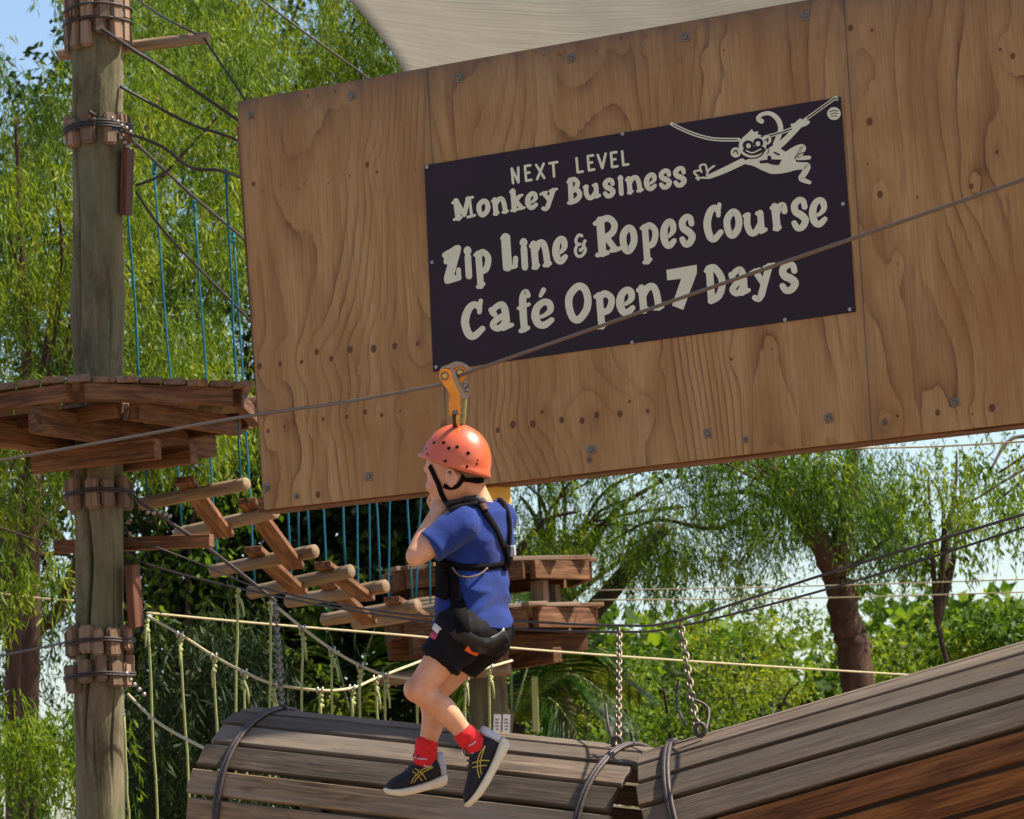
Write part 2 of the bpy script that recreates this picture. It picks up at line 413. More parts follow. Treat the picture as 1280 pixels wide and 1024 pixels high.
def bolt(px, py, s=1.0):
    mw = PM @ Matrix.Translation(onp(px, py)) @ Matrix.Rotation(random.uniform(-.25, .25), 4, 'Y')
    bm = bmesh.new(); w = .0135 * s
    bmesh.ops.create_cube(bm, size=1, matrix=Matrix.Translation((0, -.0015, 0)) @ Matrix.Diagonal((w * 2, .003, w * 2, 1)))
    bmesh.ops.bevel(bm, geom=bm.edges[:], offset=.001, segments=1, affect='EDGES')
    o = bm_obj('bolt', bm, M['washer'], panel, mw)
    v = []; f = []
    rr = [.0085 * s, .0085 * s, .006 * s, .001]; yy = [-.002, -.006, -.0085, -.0095]
    for r, y in zip(rr, yy):
        for k in range(8): an = k * math.pi / 4; v.append((math.cos(an) * r, y, math.sin(an) * r))
    for i in range(3):
        for k in range(8): f.append((i*8+k, i*8+(k+1) % 8, (i+1)*8+(k+1) % 8, (i+1)*8+k))
    h = bpy.data.meshes.new('bolt_head'); h.from_pydata(v, [], f); h.materials.append(M['washer'])
    hb = bpy.data.objects.new('bolt_head', h); col.objects.link(hb); hb.parent = o
for q in [(313,144),(440,120),(574,98),(714,73),(857,47),(1007,20),(333,610),(461,596),(739,563),(885,542),(1036,523),(1194,503)]: bolt(*q)
for q in [(737,575),(932,550),(371,621),(1106,529)]: bolt(*q, s=.6)

# ------------------------------------------------------------------ sign
sm = plain_mat('dark_sign_face', (.020, .0085, .017), .55, 0, .25, .12, 3)
lm = plain_mat('cream_print', (.62, .62, .47), .6, 0, .3, .05, 8)
edge = [onp(531, 207), onp(1051, 121.5), onp(1070, 390), onp(542, 465)]
so_ = onp(800, 300); SMX = PM @ Matrix.Translation((so_.x, 0, so_.z))
sign = empty('sign', PM @ so_, label='dark purple sign with cream lettering screwed to the plywood', cat='sign')
vv = [(e.x - so_.x, y, e.z - so_.z) for y in (-.0035, -.0006) for e in edge]
mesh_obj('sign_board', vv, [(3, 2, 1, 0), (4, 5, 6, 7), (0, 1, 5, 4), (1, 2, 6, 5), (2, 3, 7, 6), (3, 0, 4, 7)], sm, sign, SMX)
from mathutils.geometry import tessellate_polygon
SOFF = .0036
class Print:
    """flat print made of strokes and filled outlines given in picture pixels, laid on the sign"""
    def __init__(s): s.v = []; s.f = []; s.k = 0
    def lay(s, pts, off):
        base = len(s.v)
        for x, y in pts:
            q = onp(x, y, off); s.v.append((q.x - so_.x, q.y, q.z - so_.z))
        return base
    def off(s):
        s.k += 1; return SOFF + .000008 * s.k
    def stroke(s, pts, wid, smooth=True, n=7, closed=False):
        p = [Vector((a[0], a[1], 0)) for a in pts]
        ws = wid if hasattr(wid, '__len__') else [wid] * len(p)
        if smooth and (len(p) > 2):
            q = catmull(p, n, closed); w = [x.x for x in catmull([Vector((a, 0, 0)) for a in ws], n, closed)]
        else: q, w = p, list(ws)
        o = s.off(); L = []; Rr = []; m = len(q)
        for i in range(m):
            t = (q[(i+1) % m] - q[i-1]) if closed else (q[min(i+1, m-1)] - q[max(i-1, 0)])
            t.normalize(); nn = Vector((-t.y, t.x, 0)) * w[i] / 2
            L.append(q[i] + nn); Rr.append(q[i] - nn)
        b0 = s.lay([(a.x, a.y) for a in L], o); b1 = s.lay([(a.x, a.y) for a in Rr], o)
        for i in range(m if closed else m - 1):
            j = (i + 1) % m; s.f.append((b0 + i, b0 + j, b1 + j, b1 + i))
        if not closed:
            for e, r in ((q[0], w[0] / 2), (q[-1], w[-1] / 2)): s.disc(e.x, e.y, r, r, 10)
    def disc(s, x, y, rx, ry, n=20, rot=0):
        c_, s_ = math.cos(rot), math.sin(rot)
        s.poly([(x + rx*math.cos(a)*c_ - ry*math.sin(a)*s_, y + rx*math.cos(a)*s_ + ry*math.sin(a)*c_) for a in [2*math.pi*k/n for k in range(n)]])
    def poly(s, pts, smooth=0):
        if smooth: pts = [(q.x, q.y) for q in catmull([Vector((a, b, 0)) for a, b in pts], smooth, True)]
        b0 = s.lay(pts, s.off()); s.f += [tuple(b0 + i for i in t) for t in tessellate_polygon([[Vector((x, y, 0)) for x, y in pts]])]
    def build(s, name, mat, parent=None):
        bm = bmesh.new()
        vs = [bm.verts.new(v) for v in s.v]
        for f in s.f:
            try: bm.faces.new([vs[i] for i in f])
            except ValueError: pass
        for f in bm.faces:
            f.normal_update()
            if f.normal.y > 0: f.normal_flip()
        return bm_obj(name, bm, mat, parent or sign, SMX)
G = {}
G['o'] = [('C', [(.5,1),(.08,.78),(0,.45),(.18,.08),(.5,0),(.9,.25),(1,.58),(.85,.9)], 1)]
G['O'] = G['o']
G['n'] = [('L', [(.1,.97),(.16,0)], 1), ('S', [(.12,.6),(.38,.93),(.66,.95),(.82,.62),(.9,.02)], .95), ('L', [(-.06,.9),(.1,.97)], .7), ('L', [(.02,-.03),(.32,.05)], .6), ('L', [(.72,-.01),(1.07,.04)], .6)]
G['u'] = [('S', [(.08,.95),(.06,.5),(.22,.08),(.5,.06),(.8,.42)], .95), ('L', [(.8,.97),(.84,.08)], .95), ('L', [(-.07,.95),(.16,.99)], .6), ('L', [(.62,.97),(.86,.99)], .6), ('L', [(.8,.02),(1.05,.1)], .65)]
G['e'] = [('S', [(.16,.38),(.55,.42),(.92,.62),(.85,.92),(.5,1),(.12,.8),(.0,.45),(.16,.1),(.52,0),(.97,.17)], [.5,.55,.85,.95,.9,1,1.1,1,.95,.75])]
G['s'] = [('S', [(.96,.72),(.86,.94),(.5,1.0),(.12,.84),(.2,.6),(.65,.44),(.97,.24),(.72,.02),(.3,0),(.04,.2)], [.85,.85,.9,1,1.05,1.1,1.05,.95,.9,.85])]
G['i'] = [('L', [(.45,1),(.55,0)], .95), ('L', [(.1,.95),(.5,1)], .6), ('L', [(.25,-.02),(.95,.02)], .55), ('D', (.42,1.3), .62)]
G['p'] = [('L', [(.2,.97),(.28,0)], .95), ('S', [(.22,.9),(.55,1),(.95,.86),(.98,.66),(.75,.46),(.32,.43)], .9), ('L', [(-.05,.95),(.2,.99)], .6), ('L', [(.04,-.02),(.52,.04)], .6)]
G['M'] = [('L', [(.12,.95),(.2,.03)], 1.15), ('L', [(.14,.95),(.52,.16)], .9), ('L', [(.52,.16),(.76,.97)], .9), ('L', [(.83,.97),(.9,.04)], .55), ('L', [(-.02,-.01),(.36,.05)], .55), ('L', [(.7,0),(1.07,.04)], .55), ('L', [(-.06,.88),(.14,.97)], .55), ('L', [(.68,.98),(1.0,1.0)], .55)]
G['k'] = [('L', [(.14,.98),(.2,.02)], 1.05), ('L', [(.26,.36),(.7,.66)], .75), ('L', [(.5,.64),(.93,.7)], .5), ('L', [(.36,.45),(.84,.06)], .9), ('L', [(.6,.02),(1.08,.05)], .55), ('L', [(-.05,0),(.42,.02)], .55), ('L', [(-.06,.94),(.16,1)], .6)]
G['y'] = [('L', [(.18,.88),(.56,.42)], .85), ('L', [(.82,.96),(.4,.1)], .95), ('S', [(.42,.12),(.28,.0),(.1,.06)], .8), ('L', [(-.02,.86),(.38,.92)], .55), ('L', [(.6,.95),(1.05,1)], .55)]
G['B'] = [('L', [(.16,1),(.17,.02)], 1), ('S', [(.16,.98),(.58,1),(.86,.8),(.62,.58),(.3,.53)], .95), ('S', [(.3,.53),(.8,.5),(1,.27),(.7,.07),(.1,.0)], 1), ('L', [(-.06,.93),(.16,1)], .6), ('L', [(-.1,-.01),(.25,.02)], .6)]
G['Z'] = [('L', [(.02,.84),(.95,1)], .95), ('S', [(.05,.86),(.1,.75),(.06,.62)], .75), ('L', [(.82,.95),(.17,.06)], 1.35), ('L', [(.08,0),(.9,.05)], .9), ('L', [(.9,.06),(.93,.3)], .7)]
G['L'] = [('L', [(.22,.97),(.27,.04)], 1.35), ('L', [(.08,0),(.92,.02)], .65), ('L', [(.88,.08),(.93,.27)], .75), ('L', [(-.03,.96),(.42,.99)], .65)]
G['R'] = [('L', [(.2,.98),(.24,.03)], 1.15), ('S', [(.2,.97),(.6,1),(.86,.8),(.76,.58),(.4,.46)], .95), ('L', [(.46,.46),(.85,.08)], .9), ('L', [(.66,.06),(1.05,.08)], .65), ('L', [(-.04,.91),(.22,.98)], .7), ('L', [(.0,0),(.47,.02)], .7)]
G['C'] = [('S', [(.86,.78),(.62,.92),(.3,.86),(.05,.6),(.02,.35),(.2,.06),(.5,0),(.96,.17)], [.7,.9,1,1.1,1.1,1.05,.95,.8]), ('S', [(.93,1),(.86,.85),(.83,.68)], .65)]
G['r'] = [('L', [(.2,.97),(.3,.03)], 1.1), ('S', [(.32,.62),(.5,.9),(.82,.97),(.92,.7)], .9), ('L', [(-.03,.93),(.25,.99)], .65), ('L', [(.12,0),(.5,.03)], .65)]
G['a'] = [('S', [(.1,.74),(.28,.92),(.58,.98),(.72,.72),(.76,.1)], [.7,.8,.9,1,1]), ('S', [(.06,.84),(.12,.72),(.2,.64)], .8), ('S', [(.72,.55),(.3,.42),(.1,.22),(.28,.06),(.52,.1),(.72,.3)], .85), ('L', [(.6,.0),(1.02,.1)], .6)]
G['f'] = [('S', [(.92,.9),(.72,1),(.44,.84),(.42,.4),(.46,.03)], [.75,.85,1,1,.95]), ('L', [(.02,.6),(.98,.66)], .5), ('L', [(.14,-.01),(.78,.04)], .65)]
G['D'] = [('L', [(.18,.98),(.24,.02)], 1), ('S', [(.12,.98),(.52,.98),(.94,.66),(.96,.36),(.7,.1),(.2,0)], .95), ('L', [(-.05,.93),(.2,.99)], .6)]
G['&'] = [('S', [(.72,.94),(.42,1),(.14,.8),(.22,.6),(.52,.56)], .8), ('S', [(.3,.58),(.04,.32),(.2,.04),(.62,0),(.98,.22),(.86,.4),(.55,.26),(.5,.3)], .8), ('S', [(1.0,.68),(.86,.56),(.84,.4)], .8)]
G['N'] = [('L', [(.1,0),(0,1)], 1), ('L', [(0,1),(.85,0)], 1), ('L', [(.85,0),(.92,1)], 1)]
G['E'] = [('L', [(.1,0),(0,1)], 1), ('L', [(0,1),(.92,1)], 1), ('L', [(.06,.52),(.7,.52)], 1), ('L', [(.1,0),(1,0)], 1)]
G['X'] = [('L', [(0,1),(1,0)], 1), ('L', [(1,1),(.05,0)], 1)]
G['T'] = [('L', [(0,1),(1,1)], 1), ('L', [(.48,1),(.52,0)], 1)]
G['l'] = [('L', [(0,1),(.1,0)], 1), ('L', [(.1,0),(1,0)], 1)]
G['V'] = [('L', [(0,1),(.5,0)], 1), ('L', [(.5,0),(1,1)], 1)]
SLOPE, LEAN = .168, .045
def letters(pr, items, stem, cut=()):
    a = 0
    for c_ in list(cut):                                      # each word is a part of its own
        q = Print(); letters(q, items[a:c_], stem); q.build('lettering', lm); a = c_
    items = items[a:]
    for ch, x0, yb, w, h in items:
        st = stem
        for s in G[ch]:
            def mp(u, v):
                a = st / 2 + u * (w - st); bb = st / 2 + v * (h - st)
                return (x0 + a - LEAN * bb + LEAN * h * .5 - .5, yb - SLOPE * a - bb)
            if s[0] == 'D': x, y = mp(*s[1]); pr.disc(x, y, st * s[2] * .92, st * s[2] * 1.05, 14); continue
            pts = [mp(*q) for q in s[1]]
            wd = [q * st for q in s[2]] if hasattr(s[2], '__len__') else s[2] * st
            pr.stroke(pts, wd, s[0] != 'L', closed=s[0] == 'C')
pr = Print(); letters(pr, [('N',639,231,12,21.5),('E',655.5,228,10.5,21.5),('X',669.5,226,12.5,21),('T',686,223.5,13,20.5),('l',720,217.5,10,21),('E',734,215,10.5,21),('V',746.5,213,13,20.5),('E',763,211,10.5,21),('l',777,208.5,10,20.5)], 3.2, (4,))
pr.build('lettering', lm)
pr = Print(); letters(pr, [('M',565,278,30,30),('o',596,273,17.5,23),('n',614.5,271,22,24),('k',637,267,20.5,31),('e',657,264,17,23.5),('y',674,266,25,29),('B',708.5,257,19.5,34),('u',729,252.5,23,22),('s',753,249.5,17,26),('i',772.5,246,8.5,21),('n',782,244.5,23,24),('e',805.5,240.5,17,23.5),('s',823,238.5,17.5,26.5),('s',841,236,18,27)], 6.3, (6,))
pr.build('lettering', lm)
pr = Print(); letters(pr, [('Z',553,356.5,26,47),('i',580.5,350.5,11,33),('p',592,363,23.5,50),('L',625.5,341,24.5,48),('i',650.5,339.5,11,32.5),('n',662,339,28.5,38),('e',691,332.5,20.5,36),('R',742,324,35,52),('o',775,319.5,22.5,36.5),('p',800,332.5,24.5,53),('e',826,313,21.5,38),('s',848,311,22,42),('C',880,305,26,50),('o',905,300,23.5,37),('u',929,298.5,31,33.5),('r',962,291.5,25,37),('s',988,291,23.5,43),('e',1012,286.5,24,38)], 8.6, (3, 7, 12))
pr.build('lettering', lm); pr = Print(); letters(pr, [('&',716.5,324,18,31)], 4.8)
pr.build('lettering', lm)
pr = Print(); letters(pr, [('C',577,427,31.5,51),('a',609,419,35,40),('f',644,419,23,56),('e',665,413.5,30,37.5),('O',707,406.5,33,50),('p',742,414,28,49),('e',771,397.5,25,37),('n',796,394,34.5,38),('D',880,382,28,50),('a',909,375,31,40),('y',936,380.5,36,49),('s',973,369.5,26,41)], 9.2, (4, 8))
pr.build('lettering', lm); pr = Print()
q_ = Print(); q_.stroke([(679.5, 362.5), (675.5, 370)], [6.5, 4.5], False); q_.build('lettering', lm)
pr.poly([(833, 337.5), (871, 331), (871, 341.5), (854, 387.5), (840, 382), (851.5, 348.5), (834, 350.5)])
pr.build('lettering', lm)
# the small swinging monkey and its rope
def Z5(pts): return [(830 + x / 5.333, 110 + y / 5.333) for x, y in pts]
pr = Print(); k5 = 1 / 5.333
pr.stroke(Z5([(52,240),(120,275),(220,315),(340,342),(500,345)]), 24 * k5)
pr.stroke(Z5([(695,322),(780,298),(865,268)]), 22 * k5); pr.stroke(Z5([(940,212),(1040,140),(1148,62)]), 22 * k5)
pr.stroke(Z5([(650,222),(628,205),(650,178),(705,170),(755,205),(778,265),(765,320),(742,375)]), [v * k5 for v in (34,30,26,28,34,34,34,34)])
pr.stroke(Z5([(300,592),(400,550),(520,492)]), [v * k5 for v in (30, 40, 44)])
pr.poly(Z5([(500,500),(600,460),(680,410),(760,400),(810,425),(860,440),(880,490),(880,545),(740,574),(660,552),(600,522),(550,510)]), 4)
pr.stroke(Z5([(830,455),(880,415),(925,398),(905,440),(890,466),(968,464)]), [v * k5 for v in (70, 56, 44, 40, 30, 26)]); pr.stroke(Z5([(840,520),(910,520),(955,522),(935,570),(915,605),(970,630)]), [v * k5 for v in (70, 48, 44, 42, 36, 26)])
pr.stroke(Z5([(715,420),(790,365),(865,290),(915,235)]), [v * k5 for v in (50, 42, 38, 40)])
pr.poly(Z5([(845,240),(870,235),(905,205),(935,215),(970,220),(965,240),(925,260),(880,262),(850,258)]), 3)
pr.disc(*Z5([(590,388)])[0], 92 * k5, 80 * k5, 24); pr.poly(Z5([(520,335),(555,305),(585,275),(600,295),(630,288),(622,308),(655,318)]))
for q, r in (((478,430), 34), ((684,346), 32)): pr.disc(*Z5([q])[0], r * k5, r * k5)
for a in ([(225,590),(200,560),(235,550)], [(250,560),(240,520),(275,512),(285,550)], [(285,580),(300,545),(335,520)], [(240,600),(215,600),(230,612)], [(250,598),(300,600)]): pr.stroke(Z5(a), 13 * k5)
pr.disc(*Z5([(1133,171)])[0], 45 * k5, 43 * k5, 24)
mk = pr.build('monkey_drawing', lm)
pr = Print(); pr.k = 110
pr.stroke(Z5([(60,244),(120,275),(220,315),(340,342),(490,345)]), 6 * k5); pr.stroke(Z5([(705,320),(780,298),(850,274)]), 8 * k5); pr.stroke(Z5([(955,202),(1040,140),(1138,68)]), 8 * k5)
pr.disc(*Z5([(560,382)])[0], 36 * k5, 32 * k5); pr.disc(*Z5([(628,366)])[0], 34 * k5, 32 * k5); pr.poly(Z5([(525,410),(600,390),(668,395),(655,430),(600,450),(550,440)]), 3)
for a in ([(462,430),(480,415),(492,440)], [(675,352),(692,338),(690,362)], [(520,450),(580,470),(640,455),(676,410)]): pr.stroke(Z5(a), 8 * k5)
pr.poly(Z5([(636,485),(690,478),(690,452),(712,452),(716,476),(785,478),(765,515),(720,512),(690,500),(640,504)])); pr.stroke(Z5([(735,430),(765,445)]), 12 * k5)
pr.stroke(Z5([(870,470),(900,440),(940,430)]), 6 * k5); pr.stroke(Z5([(700,410),(690,440)]), 5 * k5)
for a in ([(1105,160),(1130,150),(1160,155)], [(1110,178),(1135,168),(1160,172)], [(1115,192),(1135,186),(1152,190)]): pr.stroke(Z5(a), 5 * k5)
pr.build('drawing_detail', sm)['kind'] = 'stuff'
pr = Print(); pr.k = 150
pr.disc(*Z5([(563,386)])[0], 16 * k5, 17 * k5); pr.disc(*Z5([(626,372)])[0], 16 * k5, 17 * k5); pr.stroke(Z5([(548,418),(590,432),(645,408)]), 9 * k5)
pr.build('drawing_highlight', lm)['kind'] = 'stuff'
for (x, y) in [(534.5,209),(779,167.5),(1047,124.5),(541,328),(1054.5,255),(791,428.5),(1063,387),(982,400),(546,459)]:
    v = []; f = []
    q = onp(x, y); 
    for r, yy in ((.0065, -.0036), (.006, -.0058), (.0032, -.0062), (.0022, -.0050), (.0003, -.0049)):
        for k in range(12): an = k * math.pi / 6; v.append((q.x - so_.x + math.cos(an) * r, yy, q.z - so_.z + math.sin(an) * r))
    for i in range(4):
        for k in range(12): f.append((i*12+k, i*12+(k+1) % 12, (i+1)*12+(k+1) % 12, (i+1)*12+k))
    mesh_obj('screw', v, f, M['steel'], sign, SMX)

# ------------------------------------------------------------------ shade sail stretched behind and above the panel
fm, nt, b = nodes_mat('shade_cloth')
tcf = N(nt, 'ShaderNodeTexCoord'); mpf = N(nt, 'ShaderNodeMapping'); mpf.inputs['Scale'].default_value = (2, 60, 1); mpf.inputs['Rotation'].default_value = (0, 0, R(28))
nt.links.new(tcf.outputs['UV'], mpf.inputs[0])
th = noise(nt, mpf.outputs[0], 3.0, 4, .7)
cc = ramp(nt, th, [(.3, (.15, .135, .105)), (.7, (.24, .22, .175))])
nt.links.new(cc, b.inputs['Base Color']); b.inputs['Roughness'].default_value = .9; b.inputs['Specular IOR Level'].default_value = .1
tr = N(nt, 'ShaderNodeBsdfTranslucent'); mx = N(nt, 'ShaderNodeMixShader'); mx.inputs[0].default_value = .38
nt.links.new(cc, tr.inputs[0]); nt.links.new(b.outputs[0], mx.inputs[1]); nt.links.new(tr.outputs[0], mx.inputs[2]); nt.links.new(mx.outputs[0], nt.nodes['Material Output'].inputs[0])
bump(nt, b, th, .3, .01)
nu, nv_ = 40, 24; v = []; f = []; uv = []
edgeL = catmull([Vector(q) for q in ((528, 150, 12.6), (503, 86, 12.9), (470, 38, 13.4), (425, -12, 14.1), (360, -70, 15.0), (280, -130, 16))], 8)
for j in range(nv_ + 1):
    t = j / nv_; e = edgeL[min(int(t * (len(edgeL) - 1)), len(edgeL) - 1)]
    a = P(e.x, e.y, e.z)
    far = P(1180 + 250 * t, 60 - 320 * t, 12.0 + 2.6 * t)
    for i in range(nu + 1):
        s = i / nu; q = a.lerp(far, s)
        q.z += -.30 * math.sin(math.pi * s) * (1 - .5 * t) + .012 * math.sin(s * 40 + t * 9) * s
        v.append(q); uv.append((s, t))
for j in range(nv_):
    for i in range(nu): a = j * (nu + 1) + i; f.append((a, a + 1, a + nu + 2, a + nu + 1))
sail = mesh_obj('shade_sail', v, f, fm, smooth=True)
ul = sail.data.uv_layers.new(name='UV')
for lp in sail.data.loops: ul.data[lp.index].uv = uv[lp.vertex_index]
sd = sail.modifiers.new('thickness', 'SOLIDIFY'); sd.thickness = .003
tag(sail, 'pale grey beige shade sail stretched behind the top of the plywood', 'shade sail')
# ------------------------------------------------------------------ left timber pole
ZP = 15.2
def pole_mesh(name, pts, r, mat, parent, cracks=(), bulges=(), seg=168, seed=1):
    """upright timber: pts are world points base to top; cracks (angle, t0, t1, width, depth); bulges (t, angle, size)"""
    rr = np.random.default_rng(seed); n = 150
    path = catmull(pts, 20); base = pts[0].copy()
    L = [0]
    for i in range(1, len(path)): L.append(L[-1] + (path[i] - path[i-1]).length)
    v = []; f = []
    ph = rr.uniform(0, 6.28, 8)
    for j in range(n + 1):
        t = j / n; s = t * L[-1]; i = max(k for k in range(len(L)) if L[k] <= s + 1e-9); i = min(i, len(path) - 2)
        c = path[i].lerp(path[i+1], (s - L[i]) / (L[i+1] - L[i]))
        for k in range(seg):
            a = 2 * math.pi * k / seg
            q = r * (1 + .02 * math.sin(2*a + ph[0] + 3*t) + .012 * math.sin(5*a + ph[1] + 5*t) + .008 * math.sin(11*a + ph[2] - 4*t) + .02 * math.sin(9*t + ph[3]))
            for (ca, t0, t1, w, d) in cracks:
                if t0 < t < t1:
                    wob = .12 * math.sin(t * 30 + ca) + .05 * math.sin(t * 71)
                    da = (a - ca - wob + math.pi) % (2 * math.pi) - math.pi
                    q -= d * math.exp(-(da / w) ** 2) * min(1, (t - t0) * 12, (t1 - t) * 12)
            for (bt, ba, bs) in bulges:
                da = (a - ba + math.pi) % (2 * math.pi) - math.pi
                q += bs * math.exp(-(da / .7) ** 2 - ((t - bt) / .025) ** 2)
            v.append(c - base + Vector((math.cos(a), math.sin(a), 0)) * q)
    for j in range(n):
        for k in range(seg): f.append((j*seg+k, j*seg+(k+1) % seg, (j+1)*seg+(k+1) % seg, (j+1)*seg+k))
    f.append(tuple(range(n*seg, n*seg+seg))); f.append(tuple(range(seg))[::-1])
    return mesh_obj(name, v, f, mat, parent, Matrix.Translation(base), True)
def at_z(px, py, Z): return P(px, py, Z)
pb = P(125, 1024, ZP); ptop = P(122, -60, ZP)
ax = (pb - ptop).normalized(); pbase = pb + ax * ((pb.z + .3) / -ax.z)
pole = empty('timber_pole', pbase, label='tall weathered timber pole with wooden packer blocks and cable wraps', cat='pole')
front = -math.pi / 2
tt = lambda py: (P(123.5, py, ZP).z - pbase.z) / (ptop.z - pbase.z)
pole_mesh('pole_shaft', [pbase, pbase.lerp(ptop, .4), pbase.lerp(ptop, .7), ptop], .105, M['pole'], pole,
          cracks=[(front - .38, tt(990), tt(545), .065, .05), (front + .5, tt(480), tt(330), .04, .03), (front - .78, tt(470), tt(60), .04, .025), (front + .05, tt(1060), tt(860), .04, .022), (front + .3, tt(300), tt(190), .035, .018), (front - .05, tt(170), tt(20), .035, .02), (front + .72, tt(1010), tt(640), .035, .02)],
          bulges=[(tt(385), math.pi + .25, .016), (tt(380), .2, .010), (tt(880), math.pi, .008)])
def paxis(py): 
    t = (P(123.5, py, ZP).z - pbase.z) / (ptop.z - pbase.z); return pbase.lerp(ptop, t)
bmb = bmesh.new(); bmesh.ops.create_cube(bmb, size=1)
for vtx in bmb.verts: vtx.co.x *= .115; vtx.co.y *= .055; vtx.co.z *= .042
bmesh.ops.bevel(bmb, geom=bmb.edges[:], offset=.008, segments=2, affect='EDGES')
block_me = bpy.data.meshes.new('packer_block'); bmb.to_mesh(block_me); bmb.free(); block_me.materials.append(M['block'])
def collar(py, n, r, hh=1.0, cables=(0,), jit=.006, skip=()):
    """a ring of packer blocks held by wire rope wound round the pole"""
    c = paxis(py)
    for k in range(n):
        if k in skip: continue
        a = 2 * math.pi * k / n + .13 + random.uniform(-.09, .09)
        d = Vector((math.cos(a), math.sin(a), 0)); up = (Vector((0, 0, 1)) + d * random.uniform(-.06, .06)).normalized()
        x = up; y = d.cross(up).normalized(); z = x.cross(y)
        m = Matrix((x, y, z)).transposed().to_4x4() @ Matrix.Diagonal((hh * random.uniform(.88, 1.12), random.uniform(.85, 1.12), 1, 1))
        m.translation = c + d * (r + .014) + Vector((0, 0, random.uniform(-jit, jit) * 2))
        data_obj('packer_block', block_me, None, pole, m)
    for dz in cables:
        pts = []
        for k in range(49):
            a = 2 * math.pi * k / 48
            pts.append(c + Vector((math.cos(a) * (r + .038), math.sin(a) * (r + .038), dz + .004 * math.sin(3 * a))))
        tube('cable_wrap', pts[:-1], .005, M['darkcable'], pole, 6, True)
collar(14, 13, .105, .9, (.0,)); collar(40, 13, .108, 1.0, (.03,), .015)
collar(166, 10, .107, 1.05, (.0, .011, .022))
collar(618, 10, .108, 1.05, (-.004, .007)); collar(803, 12, .11, 1.0, (.006, -.005), .006); collar(842, 12, .112, .95, (-.016, -.006), .012)
log('crossbar', P(76, 69, ZP + .26), P(259, 47, ZP + .02), .026, M['log'], pole)
plank('side_board', P(160, 186, ZP - .04), P(157, 269, ZP - .04), .075, .03, Vector((1, -.3, 0)), M['redboard'], pole)
plank('side_board', P(165, 706, ZP - .05), P(170, 784, ZP - .05), .085, .035, Vector((1, -.35, 0)), M['redboard'], pole)
plank('cross_beam', P(70, 684, ZP + .17), P(265, 676, ZP + .05), .07, .055, pz, M['brown'], pole)
v = []; f = []                                                   # steel eye and clips where the wires leave the collar
for px, py in [(140,148),(147,152),(152,157),(158,160),(163,165),(146,165),(151,172),(156,178),(160,183),(170,178),(188,186),(196,192),(204,196)]: ball_geo(P(px, py, ZP - .16), .0085, v, f, 7, 5)
mesh_obj('wire_clip', v, f, M['steel'], pole, None, True)
v = []; f = []
for px, py in [(345-160,640),(192,641),(200,640),(207,643),(212,645),(158,842),(163,850),(168,856),(174,862),(180,868)]: ball_geo(P(px, py, ZP - .14), .010, v, f, 7, 5)
mesh_obj('wire_clip', v, f, M['steel'], pole, None, True)

# ------------------------------------------------------------------ platforms
def inside_span(poly, x):
    ys = []
    for i in range(len(poly)):
        (x0, y0), (x1, y1) = poly[i], poly[(i + 1) % len(poly)]
        if (x0 - x) * (x1 - x) < 0: ys.append(y0 + (y1 - y0) * (x - x0) / (x1 - x0))
    return (min(ys), max(ys)) if len(ys) >= 2 else None
def platform(name, c, ztop, poly, label, rot, pw_, grp, bearers=True, rim_h=.07, thick=.026, over=.05):
    t = empty(name, (c.x, c.y, ztop), label=label, cat='platform', group=grp)
    cr, sr = math.cos(rot), math.sin(rot)
    W = lambda x, y, z: Vector((c.x + x * cr - y * sr, c.y + x * sr + y * cr, ztop + z))
    L = lambda x, y: (x * cr + y * sr, -x * sr + y * cr)
    lp = [L(*q) for q in poly]; big = [(x * (1 + over), y * (1 + over)) for x, y in lp]
    x = min(q[0] for q in big) + pw_ / 2
    while x < max(q[0] for q in big):
        sp = inside_span(big, x)
        if sp and sp[1] - sp[0] > .08:
            segs = [(sp[0], sp[1])]
            if abs(x) < .12: segs = [(sp[0], -.125), (.125, sp[1])]
            for a, b_ in segs:
                tl = random.uniform(-.004, .004)
                plank('deck_plank', W(x, a - random.uniform(0, .02), tl), W(x, b_ + random.uniform(0, .02), tl), pw_ - .008, thick, Vector((random.uniform(-.05, .02), 0, 1)), M['deck'], t, warp=.003)
        x += pw_
    for i in range(len(lp)):
        a, b_ = Vector((*lp[i], 0)), Vector((*lp[(i+1) % len(lp)], 0)); d = (b_ - a).normalized() * .03
        plank('rim_joist', W(*(a + d).xy, -thick/2 - rim_h/2 - .004), W(*(b_ - d).xy, -thick/2 - rim_h/2 - .004), .045, rim_h, pz, M['brown'], t)
    return t, W
HEX = [(0.0, -.8), (.6, -.3), (.62, .5), (0, .85), (-.62, .5), (-.65, -.45)]
pc = paxis(490); zt = P(112, 473, 14.42).z
plat, W = platform('platform', pc, zt, HEX, 'brown timber platform round the tall pole, seen from below', R(9), .098, 'timber platforms round the poles')
def WP(a, b_, z):                                             # bearers run obliquely: a along, b across
    c_, s_ = .42, .907; return Vector((pc.x + a * c_ + b_ * s_, pc.y + a * s_ - b_ * c_, zt + z))
for sb_ in (-.148, .148):
    plank('bearer', WP(-.74, sb_, -.150), WP(.66, sb_, -.150), .065, .10, pz, M['brown'], plat)
for sa in (-.148, .148):
    plank('bearer', WP(sa, -.24, -.242), WP(sa, .36, -.242), .06, .085, pz, M['brown'], plat)
for sb_ in (-.42, .42): plank('joist', WP(-.42, sb_, -.113), WP(.42, sb_, -.113), .05, .075, pz, M['brown'], plat)
plank('joist', WP(-.44, -.36, -.105), WP(-.44, .36, -.105), .045, .06, pz, M['brown'], plat)
plank('joist', WP(.44, -.36, -.105), WP(.44, .36, -.105), .045, .06, pz, M['brown'], plat)
